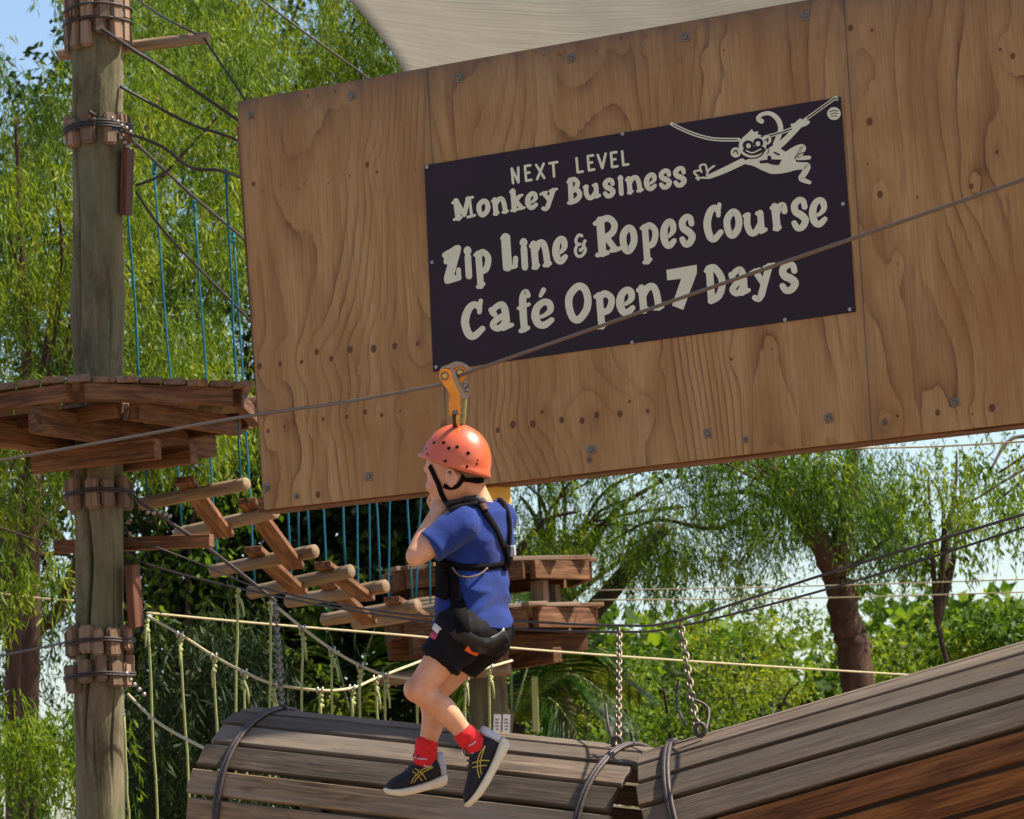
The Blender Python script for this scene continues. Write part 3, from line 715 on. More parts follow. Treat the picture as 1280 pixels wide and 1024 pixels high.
# right platform: two stacked decks round a second pole
ZR = 22.0
rax = P(612, 900, ZR)
rc = Vector((rax.x, rax.y, 0)); rp = empty('timber_pole', (rc.x, rc.y, -.3), label='short timber pole under the double decked platform behind the child', cat='pole')
ztR = P(700, 694, ZR - .45).z
pole_mesh('pole_shaft', [Vector((rc.x, rc.y, -.3)), Vector((rc.x, rc.y, 1.5)), Vector((rc.x, rc.y, ztR - .02))], .115, M['pole'], rp, seg=32, seed=5)
log('crossbar', P(476, 850, ZR - .25), P(637, 836, ZR - .45), .04, M['log'], rp)
plank('side_board', P(668, 846, ZR - .1), P(670, 915, ZR - .1), .04, .04, pz.cross(fwd), M['ropegreen'], rp)
HEXR = [(.27, -.56), (.64, -.12), (.52, .45), (0, .62), (-.6, .32), (-.5, -.36)]
pl2, W2 = platform('platform', Vector((rc.x + .03, rc.y, 0)), ztR, HEXR, 'upper deck of the double timber platform behind the child', R(-62), .11, 'timber platforms round the poles', rim_h=.11)
for ang in range(0, 360, 60):
    q = Vector((math.cos(R(ang + 20)) * .45, math.sin(R(ang + 20)) * .42, 0)); plank('spacer_block', W2(q.x, q.y, -.125), W2(q.x, q.y, -.27), .09, .07, pn, M['deck'], pl2)
pl3, W3 = platform('platform', Vector((rc.x + .02, rc.y, 0)), ztR - .285, [(x * 1.04, y * 1.04) for x, y in HEXR], 'lower deck of the double timber platform behind the child', R(-62), .11, 'timber platforms round the poles', rim_h=.12)
for sx in (-.15, .15): plank('bearer', W3(sx, -.6, -.20), W3(sx, .6, -.20), .06, .11, pz, M['brown'], pl3)
for sy in (-.18, .18): plank('bearer', W3(-.55, sy, -.30), W3(.55, sy, -.30), .06, .09, pz, M['brown'], pl3)
nb = empty('notice_board', P(628, 920, ZR - .3), label='small board with two white notices beside the far pole', cat='notice')
plank('backing_board', P(629, 890, ZR - .2), P(627, 922, ZR - .2), .125, .012, -fwd, M['log'], nb)
for x in (622, 633.5):
    plank('notice_sheet', P(x, 893, ZR - .209), P(x - 1, 918, ZR - .209), .045, .002, -fwd, plain_mat('white_notice', (.75, .76, .78), .5), nb, bev=.0004)
    for yy, ww in ((899, .02), (903, .026), (907, .022), (911, .018)):
        plank('notice_print', P(x - .5, yy, ZR - .2115), P(x - .55, yy + 1.4, ZR - .2115), ww, .0008, -fwd, M['darkcable'], nb, bev=.0001)

# ------------------------------------------------------------------ swinging log bridge between the platforms
lb = empty('log_bridge', P(230, 700, 15.6), label='hanging bridge of round logs and short boards on blue ropes', cat='bridge')
LOGS = [((178,630),(308,605)), ((222,668),(344,640)), ((266,714),(394,689)), ((313,741),(439,714)), ((360,752),(482,733)), ((405,775),(522,757)), ((444,780),(556,761)), ((480,768),(590,752)), ((515,757),(620,744))]
ends = []
for i, (a, b_) in enumerate(LOGS):
    Z = 15.55 + i * .62; A = P(*a, Z + .1); B = P(*b_, Z - .22); ends.append((A, B, Z))
    log('log', A, B, .0285 * (1 + .045 * i), M['log'], lb, .05)
for i in range(len(ends) - 1):                                   # boards that tie each log to the next
    A0, B0, _ = ends[i]; A1, B1, _ = ends[i+1]; s = .46 if i % 2 == 0 else .78
    p0 = A0.lerp(B0, s) + Vector((0, 0, .034)); p1 = A1.lerp(B1, s) + Vector((0, 0, -.034))
    e = (p0 - p1).normalized()
    plank('tread_board', p0 + e * .10, p1 - e * .05, .085, .03, Vector((0, 0, 1)), M['brown'], lb)
# wire ropes above and blue ropes down to every log end
def hang_rope(name, p0, p1, r, mat, parent, knot=True, knotmat=None, fray=False):
    pts = [p0.lerp(p1, k / 8) + Vector((random.uniform(-.003, .003), random.uniform(-.003, .003), 0)) * (0 if k in (0, 8) else 1) for k in range(9)]
    o = tube(name, pts, r, mat, parent, 6)
    if knot:
        v = []; f = []
        for k in range(3): ball_geo(p0 + Vector((random.uniform(-1, 1) * r, random.uniform(-1, 1) * r, -.012 - .022 * k * (r / .006))), r * 2.1, v, f, 7, 5, (1, 1, .85))
        if fray:
            e = p0 + Vector((0, -.004, -.035)); w_ = random.uniform(-.012, .026); tube_geo([e, e + Vector((w_ * .7, -.006, -.02)), e + Vector((w_, -.008, -.05)), e + Vector((w_ * 1.1, -.006, -.085))], [r, r, r * .9, r * .6], 5, True, False, v, f)
        mesh_obj('knot', v, f, knotmat or mat, o, None, True)
    return o
DC = [(112,140),(154,166),(192,200),(243,247),(292,288),(340,330),(390,372),(440,410),(490,445),(560,490)]
near_tops = [(154,168),(192,202),(243,249),(292,289),(345,334),(392,374),(441,411),(489,446),(532,474)]
for i, (A, B, Z) in enumerate(ends):
    tA = P(*near_tops[i], Z + .1); hang_rope('blue_rope', tA, A + (B - A) * .05, .0055, M['ropeblue'], lb)
    bp = LOGS[i][1]; hgt = 395 * 15.5 / Z
    tB = P(bp[0] - 4 - .055 * hgt, bp[1] - hgt, Z - .2); hang_rope('blue_rope', tB, B + (A - B) * .05, .0055, M['ropeblue'], lb)
    if i in (2, 4, 6): hang_rope('blue_rope', tB, B + (A - B) * .16 + Vector((0, .04, 0)), .005, M['ropeblue'], lb, False)
def wire(pts, r, label, mat='darkcable', grp=None, cat='cable', seg=6, name='wire_rope', n=6):
    q = [P(*a) for a in pts]; q = catmull(q, n)
    o = tube(name, q, r, M[mat], None, seg); return tag(o, label, cat, grp)
wire([(x, y, 15.0 + (i) * .6) for i, (x, y) in enumerate(DC)], .0075, 'dark wire rope carrying the line of blue ropes from the pole collar', grp=None)
wire([(140,160,15.05),(200,182,15.05),(240,210,15.2),(300,222,15.4),(420,300,17)], .0075, 'steel wire rope with clips running from the collar behind the plywood edge')
wire([(150,108,15.15),(186,128,15.15),(240,156,15.15),(300,177,15.2),(400,230,15.6)], .007, 'wire rope leaving the pole between its two upper collars')
wire([(118,30,15.08),(172,66,15.0),(204,86,15.1),(300,152,15.2),(380,205,15.5)], .008, 'wire rope with round clips leaving the topmost collar')
wire([(255,48,15.2),(300,115,15.1),(330,160,15.1)], .005, 'thin guy wire hanging from the end of the crossbar to the plywood corner')
wire([(165,-5,15.8),(205,22,15.4),(245,42,15.2)], .005, 'thin wire from above down to the end of the crossbar')
wire([(320,-6,18),(380,40,18),(460,98,18.2),(520,150,18.5)], .006, 'thin wire crossing the foliage towards the shade sail')
wire([(170,232,15.1),(192,224,15.0),(212,212,15.0)], .006, 'short slack loop of wire beside the red brown board')
wire([(170,240,15.1),(210,295,15.3),(300,388,15.8),(380,470,16.4)], .006, 'wire rope running down from the red brown board behind the plywood')
wire([(86,64,15.1),(88,30,15.1),(92,-6,15.1)], .004, 'thin upright wire above the end of the crossbar')
wire([(160,618,15.05),(200,645,15.1),(250,678,15.3),(300,716,15.5),(345,752,15.6)], .008, 'wire rope from the lower collar down to the barrel chain')
wire([(157,672,15.1),(195,684,15.1),(268,712,15.0),(330,736,14.2),(480,765,13),(640,776,12.4),(775,782,11.9),(850,775,11.5),(1050,712,10.4),(1290,640,9.4)], .0042, 'upper dark wire rope carrying the barrel tunnel chains')
wire([(157,690,15.1),(192,708,15.1),(310,738,14.6),(480,770,13.2),(640,786,12.6),(775,790,12.2),(850,783,11.8),(1050,732,10.9),(1290,656,9.9)], .0042, 'lower dark wire rope carrying the barrel tunnel chains')
wire([(741,738,21.8),(1000,733,21),(1290,724,20)], .0042, 'upper of two level wires from the far platform', 'ropewhite')
wire([(740,750,21.6),(1000,748,21),(1290,740,20)], .0042, 'lower of two level wires from the far platform', 'ropewhite')
wire([(1010,560,17),(1150,559,17),(1300,551,16.5)], .005, 'thin pale wire just below the plywood panel', 'ropewhite')
wire([(-10,741,18),(50,748,18),(92,751,18)], .006, 'pale wire running left from behind the timber pole', 'ropewhite')
wire([(-10,822,17),(60,808,16),(95,800,15.4)], .006, 'dark guy wire running left from the lower double collar')

# ------------------------------------------------------------------ rope bridge: cream hand lines with green hangers
rb = empty('rope_bridge', P(230, 1000, 14.2), label='rope bridge of cream hand lines with knotted green hanging ropes', cat='rope bridge')
def rline(pts, r, mat='ropewhite', nm='hand_line', n=8): return tube(nm, catmull([P(*a) for a in pts], n), r, M[mat], rb, 6)
rline([(183,766,15.0),(320,779,15.4),(535,797,16.0),(640,810,16.4),(900,829,17.5),(1190,847,18.5)], .005)
LA = [(184,770,15.0),(225,793,14.8),(267,820,14.6),(305,840,14.5),(342,855,14.4),(400,863,14.4),(440,860,14.6),(470,848,14.9),(530,825,15.4)]
LB = [(338,752,14.2),(378,785,14.1),(415,812,14.0),(450,832,13.9),(482,844,13.9),(522,849,13.9),(552,847,14.1),(583,842,14.3),(612,834,14.6),(640,826,15)]
rline(LA, .0056); rline(LB, .0056)
rline([(160,868,14.9),(200,905,14.3),(268,942,13.2)], .006)
for (x, y, Z), bx, by in zip(LA[:8], (200, 243, 275, 310, 345, 402, 440, 475), (1090, 1090, 985, 1000, 1000, 1000, 990, 990)):
    hang_rope('hanger', P(x, y + 3, Z), P(bx, by, Z), .0056, M['ropegreen'], rb, True, None, True)
for (x, y, Z), bx in zip(LB[1:-1], (377, 413, 450, 480, 520, 552, 578, 610)):
    hang_rope('hanger', P(x, y + 3, Z), P(bx, 1010, Z), .0056, M['ropegreen'], rb, True, None, True)
for a, b_ in (((297,735,14.6),(293,1000,14.6)), ((339,750,14.3),(336,1000,14.3)), ((155,895,14.8),(164,1090,14.8))): hang_rope('hanger', P(*a), P(*b_), .0056, M['ropegreen'], rb, a[1] < 800, None, True)
v = []; f = []
for (x, y, Z) in LA[1:8] + LB[1:-1]:
    for dx in (-3, 3): tube_geo([P(x + dx, y - 4, Z - .008), P(x + dx, y + 5, Z - .008)], .005, 6, True, False, v, f)
mesh_obj('rope_clamp', v, f, M['steel'], rb, None, True)

# ------------------------------------------------------------------ barrel tunnels hung on chains
def barrel(label, pL, pR, Rr, n, plk, hoops, mats, phase=0.0, stag=.012):
    """slatted barrel from pL to pR (axis points), n planks round"""
    ax = (pR - pL); Ln = ax.length; ax.normalize()
    up = (pz - ax * ax.z).normalized(); sd = ax.cross(up)          # sd points away from the camera when ax runs to the right
    t = empty('barrel_tunnel', (pL + pR) / 2 - Vector((0, 0, Rr)), label=label, cat='barrel', group='barrel tunnels')
    for k in range(n):
        a = 2 * math.pi * k / n + phase; d = up * math.cos(a) + sd * math.sin(a)
        e0 = random.uniform(-stag, stag); e1 = random.uniform(-stag, stag)
        mt = mats(k, (math.degrees(a) + 180) % 360 - 180)
        plank('stave', pL + ax * e0 + d * Rr, pR + ax * e1 + d * Rr, plk, .024, (d + sd * random.uniform(-.02, .02)).normalized(), mt, t, warp=.0022)
    for h in hoops:
        c = pL + ax * h
        for off, rad, th in ((0, Rr + .020, .0085), (.012, Rr + .021, .0075), (.0, Rr - .03, .014)):
            pts = [c + ax * (off + .003 * math.sin(5 * q)) + (up * math.cos(q) + sd * math.sin(q)) * rad for q in [2 * math.pi * j / 64 for j in range(64)]]
            tube('hoop', pts, th, M['darkhoop'], t, 6, True)
    return t, ax, up, sd
M['darkhoop'] = plain_mat('rubber_sleeved_cable', (.05, .035, .034), .55, 0, .4, .35, 60, .3, 90)
RB = .335
b1L = P(300, 889, 12.3) - Vector((0, 0, RB)); b1R = P(808, 941, 11.5) - Vector((0, 0, RB))
Lb = (b1R - b1L).length
M['midplank'] = wood_mat('half_weathered_plank', (.2, .115, .055), (.32, .2, .105), (.42, .28, .16), .8, (.3, .25, .19), .35)
t1, ax1, up1, sd1 = barrel('level grey slatted barrel tunnel behind the feet of the child', b1L, b1R, RB, 22, .082, (.115, Lb - .11), lambda k, a: M['greyplank'] if -150 < a < 66 else M['midplank'], .12)
RB2 = .37
b2L = P(833, 940, 11.35) - Vector((0, 0, RB2)); b2R = P(1560, 729, 11.0) - Vector((0, 0, RB2))
t2, ax2, up2, sd2 = barrel('rising slatted barrel tunnel with orange brown lower slats', b2L, b2R, RB2, 24, .083, (.10, 1.45), lambda k, a: M['orangeplank'] if 79 < a < 165 else M['greyplank'], .10)
def chain(p0, p1, parent, r=.0035, ln=.026):
    v = []; f = []; L = (p1 - p0).length; n = int(L / (ln * .78)); d = (p1 - p0).normalized()
    s1 = d.cross(Vector((0, 1, 0))).normalized(); s2 = d.cross(s1)
    for k in range(n):
        c = p0.lerp(p1, (k + .5) / n); s = s1 if k % 2 else s2
        pts = [c + d * math.cos(q) * ln * .55 + s * math.sin(q) * ln * .32 for q in [2 * math.pi * j / 10 for j in range(10)]]
        tube_geo(pts, r, 5, False, True, v, f)
    return mesh_obj('chain', v, f, M['oldsteel'], parent, None, True)
M['oldsteel'] = plain_mat('rusty_chain', (.20, .165, .13), .5, .7, .4, .4, 60)
chain(P(344, 752, 12.75), P(353, 888, 12.25), t1)
chain(P(774, 786, 11.95), P(773, 932, 11.55), t1)
chain(P(850, 776, 11.5), P(872, 916, 11.25), t2, .004, .03)
for pts, par in (([(848,850,11.4),(846,880,11.35),(858,908,11.25)], t2), ([(860,872,11.4),(885,885,11.4),(882,915,11.3)], t2), ([(757,880,11.7),(760,905,11.65),(766,925,11.55)], t1)):
    tube('tail_wire', catmull([P(*a) for a in pts], 6), .005, M['darkhoop'], par, 5)
for q, r_, par in (((771,928,11.5),.014,t1),((875,912,11.2),.015,t2),((354,888,12.2),.013,t1)):
    v = []; f = []; c0 = P(*q)
    tube_geo([c0 + Vector((math.cos(a) * r_, 0, math.sin(a) * r_ * 1.3)) for a in [2*math.pi*k/14 for k in range(14)]], r_ * .5, 7, False, True, v, f)
    mesh_obj('shackle', v, f, M['darkhoop'], par, None, True)

# ------------------------------------------------------------------ zip line and trolley
zc = [P(-30, 581, 13.6), P(150, 549, 12.7), P(305, 521, 11.9), P(430, 503, 11.15), P(551, 481, 10.41)]
zc2 = [P(574, 470.5, 10.36), P(590, 464, 10.3), P(830, 380, 9.5), P(1070, 297, 8.9), P(1310, 214, 8.4)]
zp = catmull(zc, 6) + catmull(zc2, 6)
tag(tube('zip_line', zp, .0052, M['zip'] if 'zip' in M else M['cable'], None, 8), 'long steel zip line cable crossing in front of the sign', 'cable')
M['orange'] = plain_mat('orange_anodised', (.72, .27, .035), .32, .35, .5, .12, 30)
M['brass'] = plain_mat('brass_carabiner', (.55, .38, .10), .3, .9, .5, .1, 30)
ZT = 10.38
tro = empty('zip_trolley', P(569, 520, ZT), label='orange and steel zip line trolley on the cable above the helmet', cat='trolley')
vd = (P(569, 460, ZT) - P(573, 520, ZT)).normalized(); hd = (P(590, 464, ZT) - P(551, 478, ZT)).normalized()
def prism(name, pts, Z0, Z1, mat, parent, smooth=3, bev=.002):
    q = [(a.x, a.y) for a in catmull([Vector((x, y, 0)) for x, y in pts], smooth, True)] if smooth else pts
    bm = bmesh.new(); A = [bm.verts.new(P(x, y, Z0)) for x, y in q]; B = [bm.verts.new(P(x, y, Z1)) for x, y in q]; m = len(q)
    bm.faces.new(A); bm.faces.new(B[::-1])
    for i in range(m): bm.faces.new((A[i], B[i], B[(i+1) % m], A[(i+1) % m]))
    bmesh.ops.recalc_face_normals(bm, faces=bm.faces[:])
    if bev: bmesh.ops.bevel(bm, geom=[e for e in bm.edges if len(e.link_faces) == 2 and e.calc_face_angle(0) > .9], offset=bev, segments=2, affect='EDGES')
    return bm_obj(name, bm, mat, parent)
prism('side_plate', [(549,468),(551,462),(557,461),(563,463),(566,472),(571,484),(576,496),(575,503),(576,509),(572,513),(562,513),(561,504),(562,494),(559,487),(552,478)], ZT - .030, ZT - .024, M['orange'], tro)
prism('side_plate', [(566,466),(570,459),(577,458),(583,463),(582,470),(577,478),(573,474)], ZT - .010, ZT - .004, M['orange'], tro)
prism('cover', [(548,467),(552,459),(560,456),(566,453),(572,452),(580,454),(588,460),(589,467),(585,465),(580,459),(573,458),(566,461),(562,461),(556,460),(551,464)], ZT - .022, ZT + .012, M['chrome'], tro)
prism('link_arm', [(563,462),(567,461),(572,474),(577,486),(583,494),(586,490),(586,480),(579,479),(583,477),(588,482),(587,494),(583,499),(578,497),(572,487),(567,476)], ZT - .024, ZT - .012, M['chrome'], tro, 2)
for (x, y), Z in (((556, 470), ZT - .031), ((575, 466), ZT - .011)):
    for rr, th, mt in ((7.0, .0015, 'orange'), (5.4, .003, 'washer'), (3.2, .006, 'brass')):
        q = [(x + rr * math.cos(a), y + rr * math.sin(a)) for a in [2*math.pi*k/16 for k in range(16)]]
        prism('wheel_hub', q, Z - th, Z, M[mt], tro, 0, 0)
for (x, y) in ((581, 482), (584, 487)):
    v = []; f = []; ball_geo(P(x, y, ZT - .018), .008, v, f, 10, 7); mesh_obj('pin', v, f, M['chrome'], tro, None, True)
prism('bracket', [(561,510),(566,509),(575,511),(576,517),(573,519),(571,515),(566,515),(565,520),(561,520)], ZT - .034, ZT - .012, M['orange'], tro, 0)
prism('bracket_bolt', [(565,512),(573,512),(573,518),(565,518)], ZT - .036, ZT - .010, M['washer'], tro, 0)
tube('carabiner', [P(567.5, 515, ZT - .02), P(568, 530, ZT), P(568, 545, ZT + .04)], .0055, M['redboard'], tro, 8)
tube('carabiner', [P(571.5, 515, ZT - .02), P(572, 530, ZT), P(571, 545, ZT + .04)], .006, M['brass'], tro, 8)
tube('lanyard', catmull([P(581, 496, ZT - .01), P(580, 512, ZT), P(578, 530, ZT + .03), P(566, 570, ZT + .13), P(553, 620, ZT + .10), P(550, 660, ZT + .02), P(556, 700, ZT + .0)], 6), .006, M['ropegreen'], tro, 8)
tube('lanyard', catmull([P(570, 545, ZT + .04), P(562, 575, ZT + .14), P(549, 620, ZT + .10), P(547, 660, ZT + .03), P(554, 702, ZT + .01)], 6), .008, M['black'], tro, 8)
yb = empty('hanging_block', pw(620, 640, .05), label='yellow painted block under the plywood behind the shoulder of the child', cat='block')
M['yellow'] = plain_mat('yellow_paint', (.72, .42, .045), .5, 0, .4, .1, 12)
plank('block_body', pw(618, 598, -.10), pw(622, 690, -.10), .075, .075, (pn + pa * -.4).normalized(), M['yellow'], yb, .005)
plank('block_body', pw(600, 600, -.16), pw(603, 660, -.16), .1, .03, pn, M['yellow'], yb, .004)
# ------------------------------------------------------------------ the child on the zip line
ZC = 10.42
FACE = R(35)                                                     # faces the left of the picture, turned a little away
dF = Vector((-math.cos(FACE), math.sin(FACE), 0)); dS = Vector((math.sin(FACE), math.cos(FACE), 0))   # forward, towards its right side
kid = empty('person', P(590, 800, ZC), label='child in blue shirt, black shorts and orange helmet riding the zip line', cat='person')
def J(px, py, d=0.0): return P(px, py, ZC + d)
def ell_loft(rings, n=28, verts=None, faces=None, fx=None, sx=None):
    """rings: (centre, half width sideways, half depth front, half depth back); closed with end caps"""
    verts = [] if verts is None else verts; faces = [] if faces is None else faces; base = len(verts)
    fx = fx or dF; sx = sx or dS
    for c, w, df, db in rings:
        for k in range(n):
            a = 2 * math.pi * k / n; co, si = math.cos(a), math.sin(a)
            pw_ = .82
            cs = math.copysign(abs(co) ** pw_, co); ss = math.copysign(abs(si) ** pw_, si)
            verts.append(c + sx * (w * cs) + fx * ((df if si > 0 else db) * ss))
    m = len(rings)
    for i in range(m - 1):
        for k in range(n): faces.append((base+i*n+k, base+i*n+(k+1) % n, base+(i+1)*n+(k+1) % n, base+(i+1)*n+k))
    faces.append(tuple(base+k for k in range(n))[::-1]); faces.append(tuple(base+(m-1)*n+k for k in range(n)))
    return verts, faces
def limb_geo(pts, rads, verts, faces, seg=18, n=8):
    q = catmull(pts, n); r = [x.x for x in catmull([Vector((a, 0, 0)) for a in rads], n)]
    tube_geo(q, r, seg, True, False, verts, faces)
    ball_geo(q[0], r[0] * .99, verts, faces, 14, 10); ball_geo(q[-1], r[-1] * .99, verts, faces, 14, 10)
def remesh(name, verts, faces, vox, mat, parent, smooth=4, disp=None):
    """join the overlapping solids into one continuous skin"""
    bm = bmesh.new(); vs = [bm.verts.new(v) for v in verts]
    for f in faces:
        try: bm.faces.new([vs[i] for i in f])
        except ValueError: pass
    bmesh.ops.recalc_face_normals(bm, faces=bm.faces[:])
    me = bpy.data.meshes.new(name + '_tmp'); bm.to_mesh(me); bm.free()
    o = bpy.data.objects.new(name + '_tmp', me); col.objects.link(o)
    md = o.modifiers.new('r', 'REMESH'); md.mode = 'VOXEL'; md.voxel_size = vox; md.use_smooth_shade = True
    sm_ = o.modifiers.new('s', 'SMOOTH'); sm_.iterations = smooth; sm_.factor = .5
    dg = bpy.context.evaluated_depsgraph_get(); ev = o.evaluated_get(dg)
    nm = bpy.data.meshes.new_from_object(ev)
    bpy.data.objects.remove(o); bpy.data.meshes.remove(me)
    if disp:
        nrm = [v.normal.copy() for v in nm.vertices]
        for v, n_ in zip(nm.vertices, nrm): v.co += n_ * disp(v.co)
        nm.update()
    nm.materials.clear(); nm.name = name
    return data_obj(name, nm, mat, parent, None, True)
# skin
skm, nt, b = nodes_mat('skin')
sv = mapped(nt, (1, 1, 1), rnd=False)
cs_ = ramp(nt, noise(nt, sv, 16, 6, .7), [(.3, (.50, .20, .105)), (.5, (.60, .285, .16)), (.7, (.68, .36, .22))])
cs_ = mixc(nt, ramp(nt, noise(nt, sv, 90, 3, .7), [(.55, (0, 0, 0)), (.75, (.3,) * 3)]), cs_, (.48, .17, .10))
nt.links.new(cs_, b.inputs['Base Color']); b.inputs['Roughness'].default_value = .5
b.inputs['Subsurface Weight'].default_value = .12; b.inputs['Subsurface Radius'].default_value = (.012, .005, .003); b.inputs['Subsurface Scale'].default_value = .6
bump(nt, b, noise(nt, sv, 260, 3, .6), .08, .001)
shm, nt, b = nodes_mat('royal_blue_cotton')
cv = mapped(nt, (1, 1, 1), rnd=False)
c_ = ramp(nt, noise(nt, cv, 9, 4, .6), [(.3, (.008, .026, .165)), (.7, (.014, .042, .235))])
nt.links.new(c_, b.inputs['Base Color']); b.inputs['Roughness'].default_value = .85; b.inputs['Specular IOR Level'].default_value = .15
b.inputs['Sheen Weight'].default_value = .15
weave = N(nt, 'ShaderNodeTexWave'); weave.inputs['Scale'].default_value = 190; weave.bands_direction = 'DIAGONAL'; nt.links.new(cv, weave.inputs[0])
bump(nt, b, mixc(nt, .25, noise(nt, cv, 34, 6, .65, .8), weave.outputs['Fac']), .5, .008)
srt = plain_mat('black_sport_fabric', (.008, .006, .008), .75, 0, .12, .25, 20, .3, 45)
# joints
hipL, kneeL, ankL = J(577, 790, -.075), J(524, 862, -.11), J(597, 934, -.075)
hipR, kneeR, ankR = J(607, 790, .075), J(541, 868, .07), J(531, 948, .07)
shL, elL, wrL = J(577, 656, -.10), J(521, 694, -.15), J(548, 638, -.05)
shR, elR, wrR = J(624, 648, .11), J(566, 688, .17), J(549, 640, .06)
headC = J(571, 588, .0)
hF = Vector((-math.cos(R(26)), math.sin(R(26)), -.08)).normalized(); hS = Vector((math.sin(R(26)), math.cos(R(26)), 0)); hU = hS.cross(hF) * 1.0
if hU.z < 0: hU = -hU
H = lambda f, s, u: headC + hF * f + hS * s + hU * u
v = []; f = []
# head: cranium, jaw, face planes, nose, lips, brow, ears
ell_loft([(H(.0, 0, .098), .03, .035, .035), (H(-.004, 0, .088), .056, .062, .068), (H(-.004, 0, .06), .074, .083, .088), (H(-.003, 0, .02), .078, .088, .09), (H(.002, 0, -.015), .074, .084, .082), (H(.012, 0, -.05), .066, .074, .066), (H(.022, 0, -.078), .054, .064, .05), (H(.036, 0, -.102), .036, .046, .03), (H(.043, 0, -.112), .02, .03, .02)], 28, v, f, hF, hS)
ball_geo(H(.092, 0, -.026), .012, v, f, 10, 8); limb_geo([H(.082, 0, .004), H(.09, 0, -.014), H(.097, 0, -.028)], [.008, .009, .0105], v, f, 10, 4)   # nose
for s in (-1, 1):
    ball_geo(H(.088, s * .008, -.03), .007, v, f, 8, 6); ball_geo(H(.070, s * .032, .016), .018, v, f, 10, 8); ball_geo(H(.06, s * .036, -.038), .026, v, f, 12, 9)
    # ear: rim, lobe and bowl
    ec = H(-.014, s * .074, -.030); eo = hS * s
    rim = [ec + hF * (.0155 * math.cos(a)) + hU * (.024 * math.sin(a)) + eo * (.010 + .003 * math.sin(a)) - hF * .006 for a in [R(q) for q in range(-60, 250, 22)]]
    tube_geo(rim, .0046, 8, True, False, v, f); ball_geo(ec - hU * .022 + eo * .007 - hF * .002, .008, v, f, 9, 7)
    tube_geo([ec - hF * .010 - eo * .004, ec - hF * .014 + eo * .007], .014, 10, True, False, v, f)
limb_geo([H(.080, -.016, -.055), H(.084, 0, -.054), H(.080, .016, -.055)], [.005, .0065, .005], v, f, 8, 4); limb_geo([H(.077, -.014, -.066), H(.081, 0, -.066), H(.077, .014, -.066)], [.005, .0065, .005], v, f, 8, 4)
ball_geo(H(.068, 0, -.094), .02, v, f, 12, 9)
# neck, trunk
limb_geo([H(-.02, 0, -.03), J(592, 618, .0), J(599, 634, .0), J(600, 648, 0)], [.050, .042, .043, .046], v, f)
ell_loft([(J(598, 646, .0), .06, .045, .045), (J(599, 656, .0), .096, .050, .054), (J(596, 678, 0), .098, .060, .068), (J(593, 722, 0), .086, .060, .062), (J(591, 770, 0), .092, .07, .074), (J(590, 805, 0), .09, .065, .075), (J(590, 818, 0), .06, .05, .055)], 28, v, f)
# legs
for hip, kn, an in ((hipL, kneeL, ankL), (hipR, kneeR, ankR)):
    calf = kn.lerp(an, .33) + (hip - an).cross(dS).normalized() * 0
    bk = ((kn - hip.lerp(an, .5)).normalized()) * -.012
    limb_geo([hip, hip.lerp(kn, .4), hip.lerp(kn, .8), kn], [.068, .053, .042, .039], v, f)
    limb_geo([kn, kn.lerp(an, .12), kn.lerp(an, .35) + bk, kn.lerp(an, .7) + bk * .4, an], [.038, .036, .037, .027, .025], v, f)
    ball_geo(kn - bk * .6, .039, v, f, 14, 10)
# arms
for sh, el, wr in ((shL, elL, wrL), (shR, elR, wrR)):
    limb_geo([sh, sh.lerp(el, .5), el], [.042, .037, .032], v, f); limb_geo([el, el.lerp(wr, .3), el.lerp(wr, .75), wr], [.031, .032, .025, .021], v, f)
    ball_geo(el + (el - sh.lerp(wr, .5)).normalized() * .006, .029, v, f, 12, 9)
# hands closed round the lanyard
grip = J(549.5, 622, .07)
def hand(wr, side):
    pd = (J(549, 616, .04 if side < 0 else .09) - wr).normalized(); ac = (grip - wr); ac = (ac - pd * ac.dot(pd)).normalized(); la = pd.cross(ac).normalized()
    pc_ = wr + pd * .030
    limb_geo([wr, wr + pd * .016, pc_ + pd * .012], [.020, .022, .020], v, f, 12, 4)
    for k, (ln, rr) in enumerate(((.036, .0072), (.041, .0075), (.038, .0073), (.030, .0064))):
        b0 = pc_ + pd * .014 + la * (-.021 + .014 * k)
        limb_geo([b0, b0 + pd * ln * .38 + ac * .010, b0 + pd * ln * .36 + ac * (.012 + ln * .45), b0 - pd * ln * .05 + ac * (.016 + ln * .5)], [rr, rr, rr * .93, rr * .82], v, f, 8, 4)
    t0 = wr + pd * .012 - la * .018
    limb_geo([t0, t0 + pd * .016 - la * .012 + ac * .008, t0 + pd * .03 - la * .006 + ac * .022, t0 + pd * .036 + la * .006 + ac * .030], [.0095, .0088, .008, .007], v, f, 8, 4)
hand(wrL, -1); hand(wrR, 1)
body = remesh('body', v, f, .0042, skm, kid, 3)
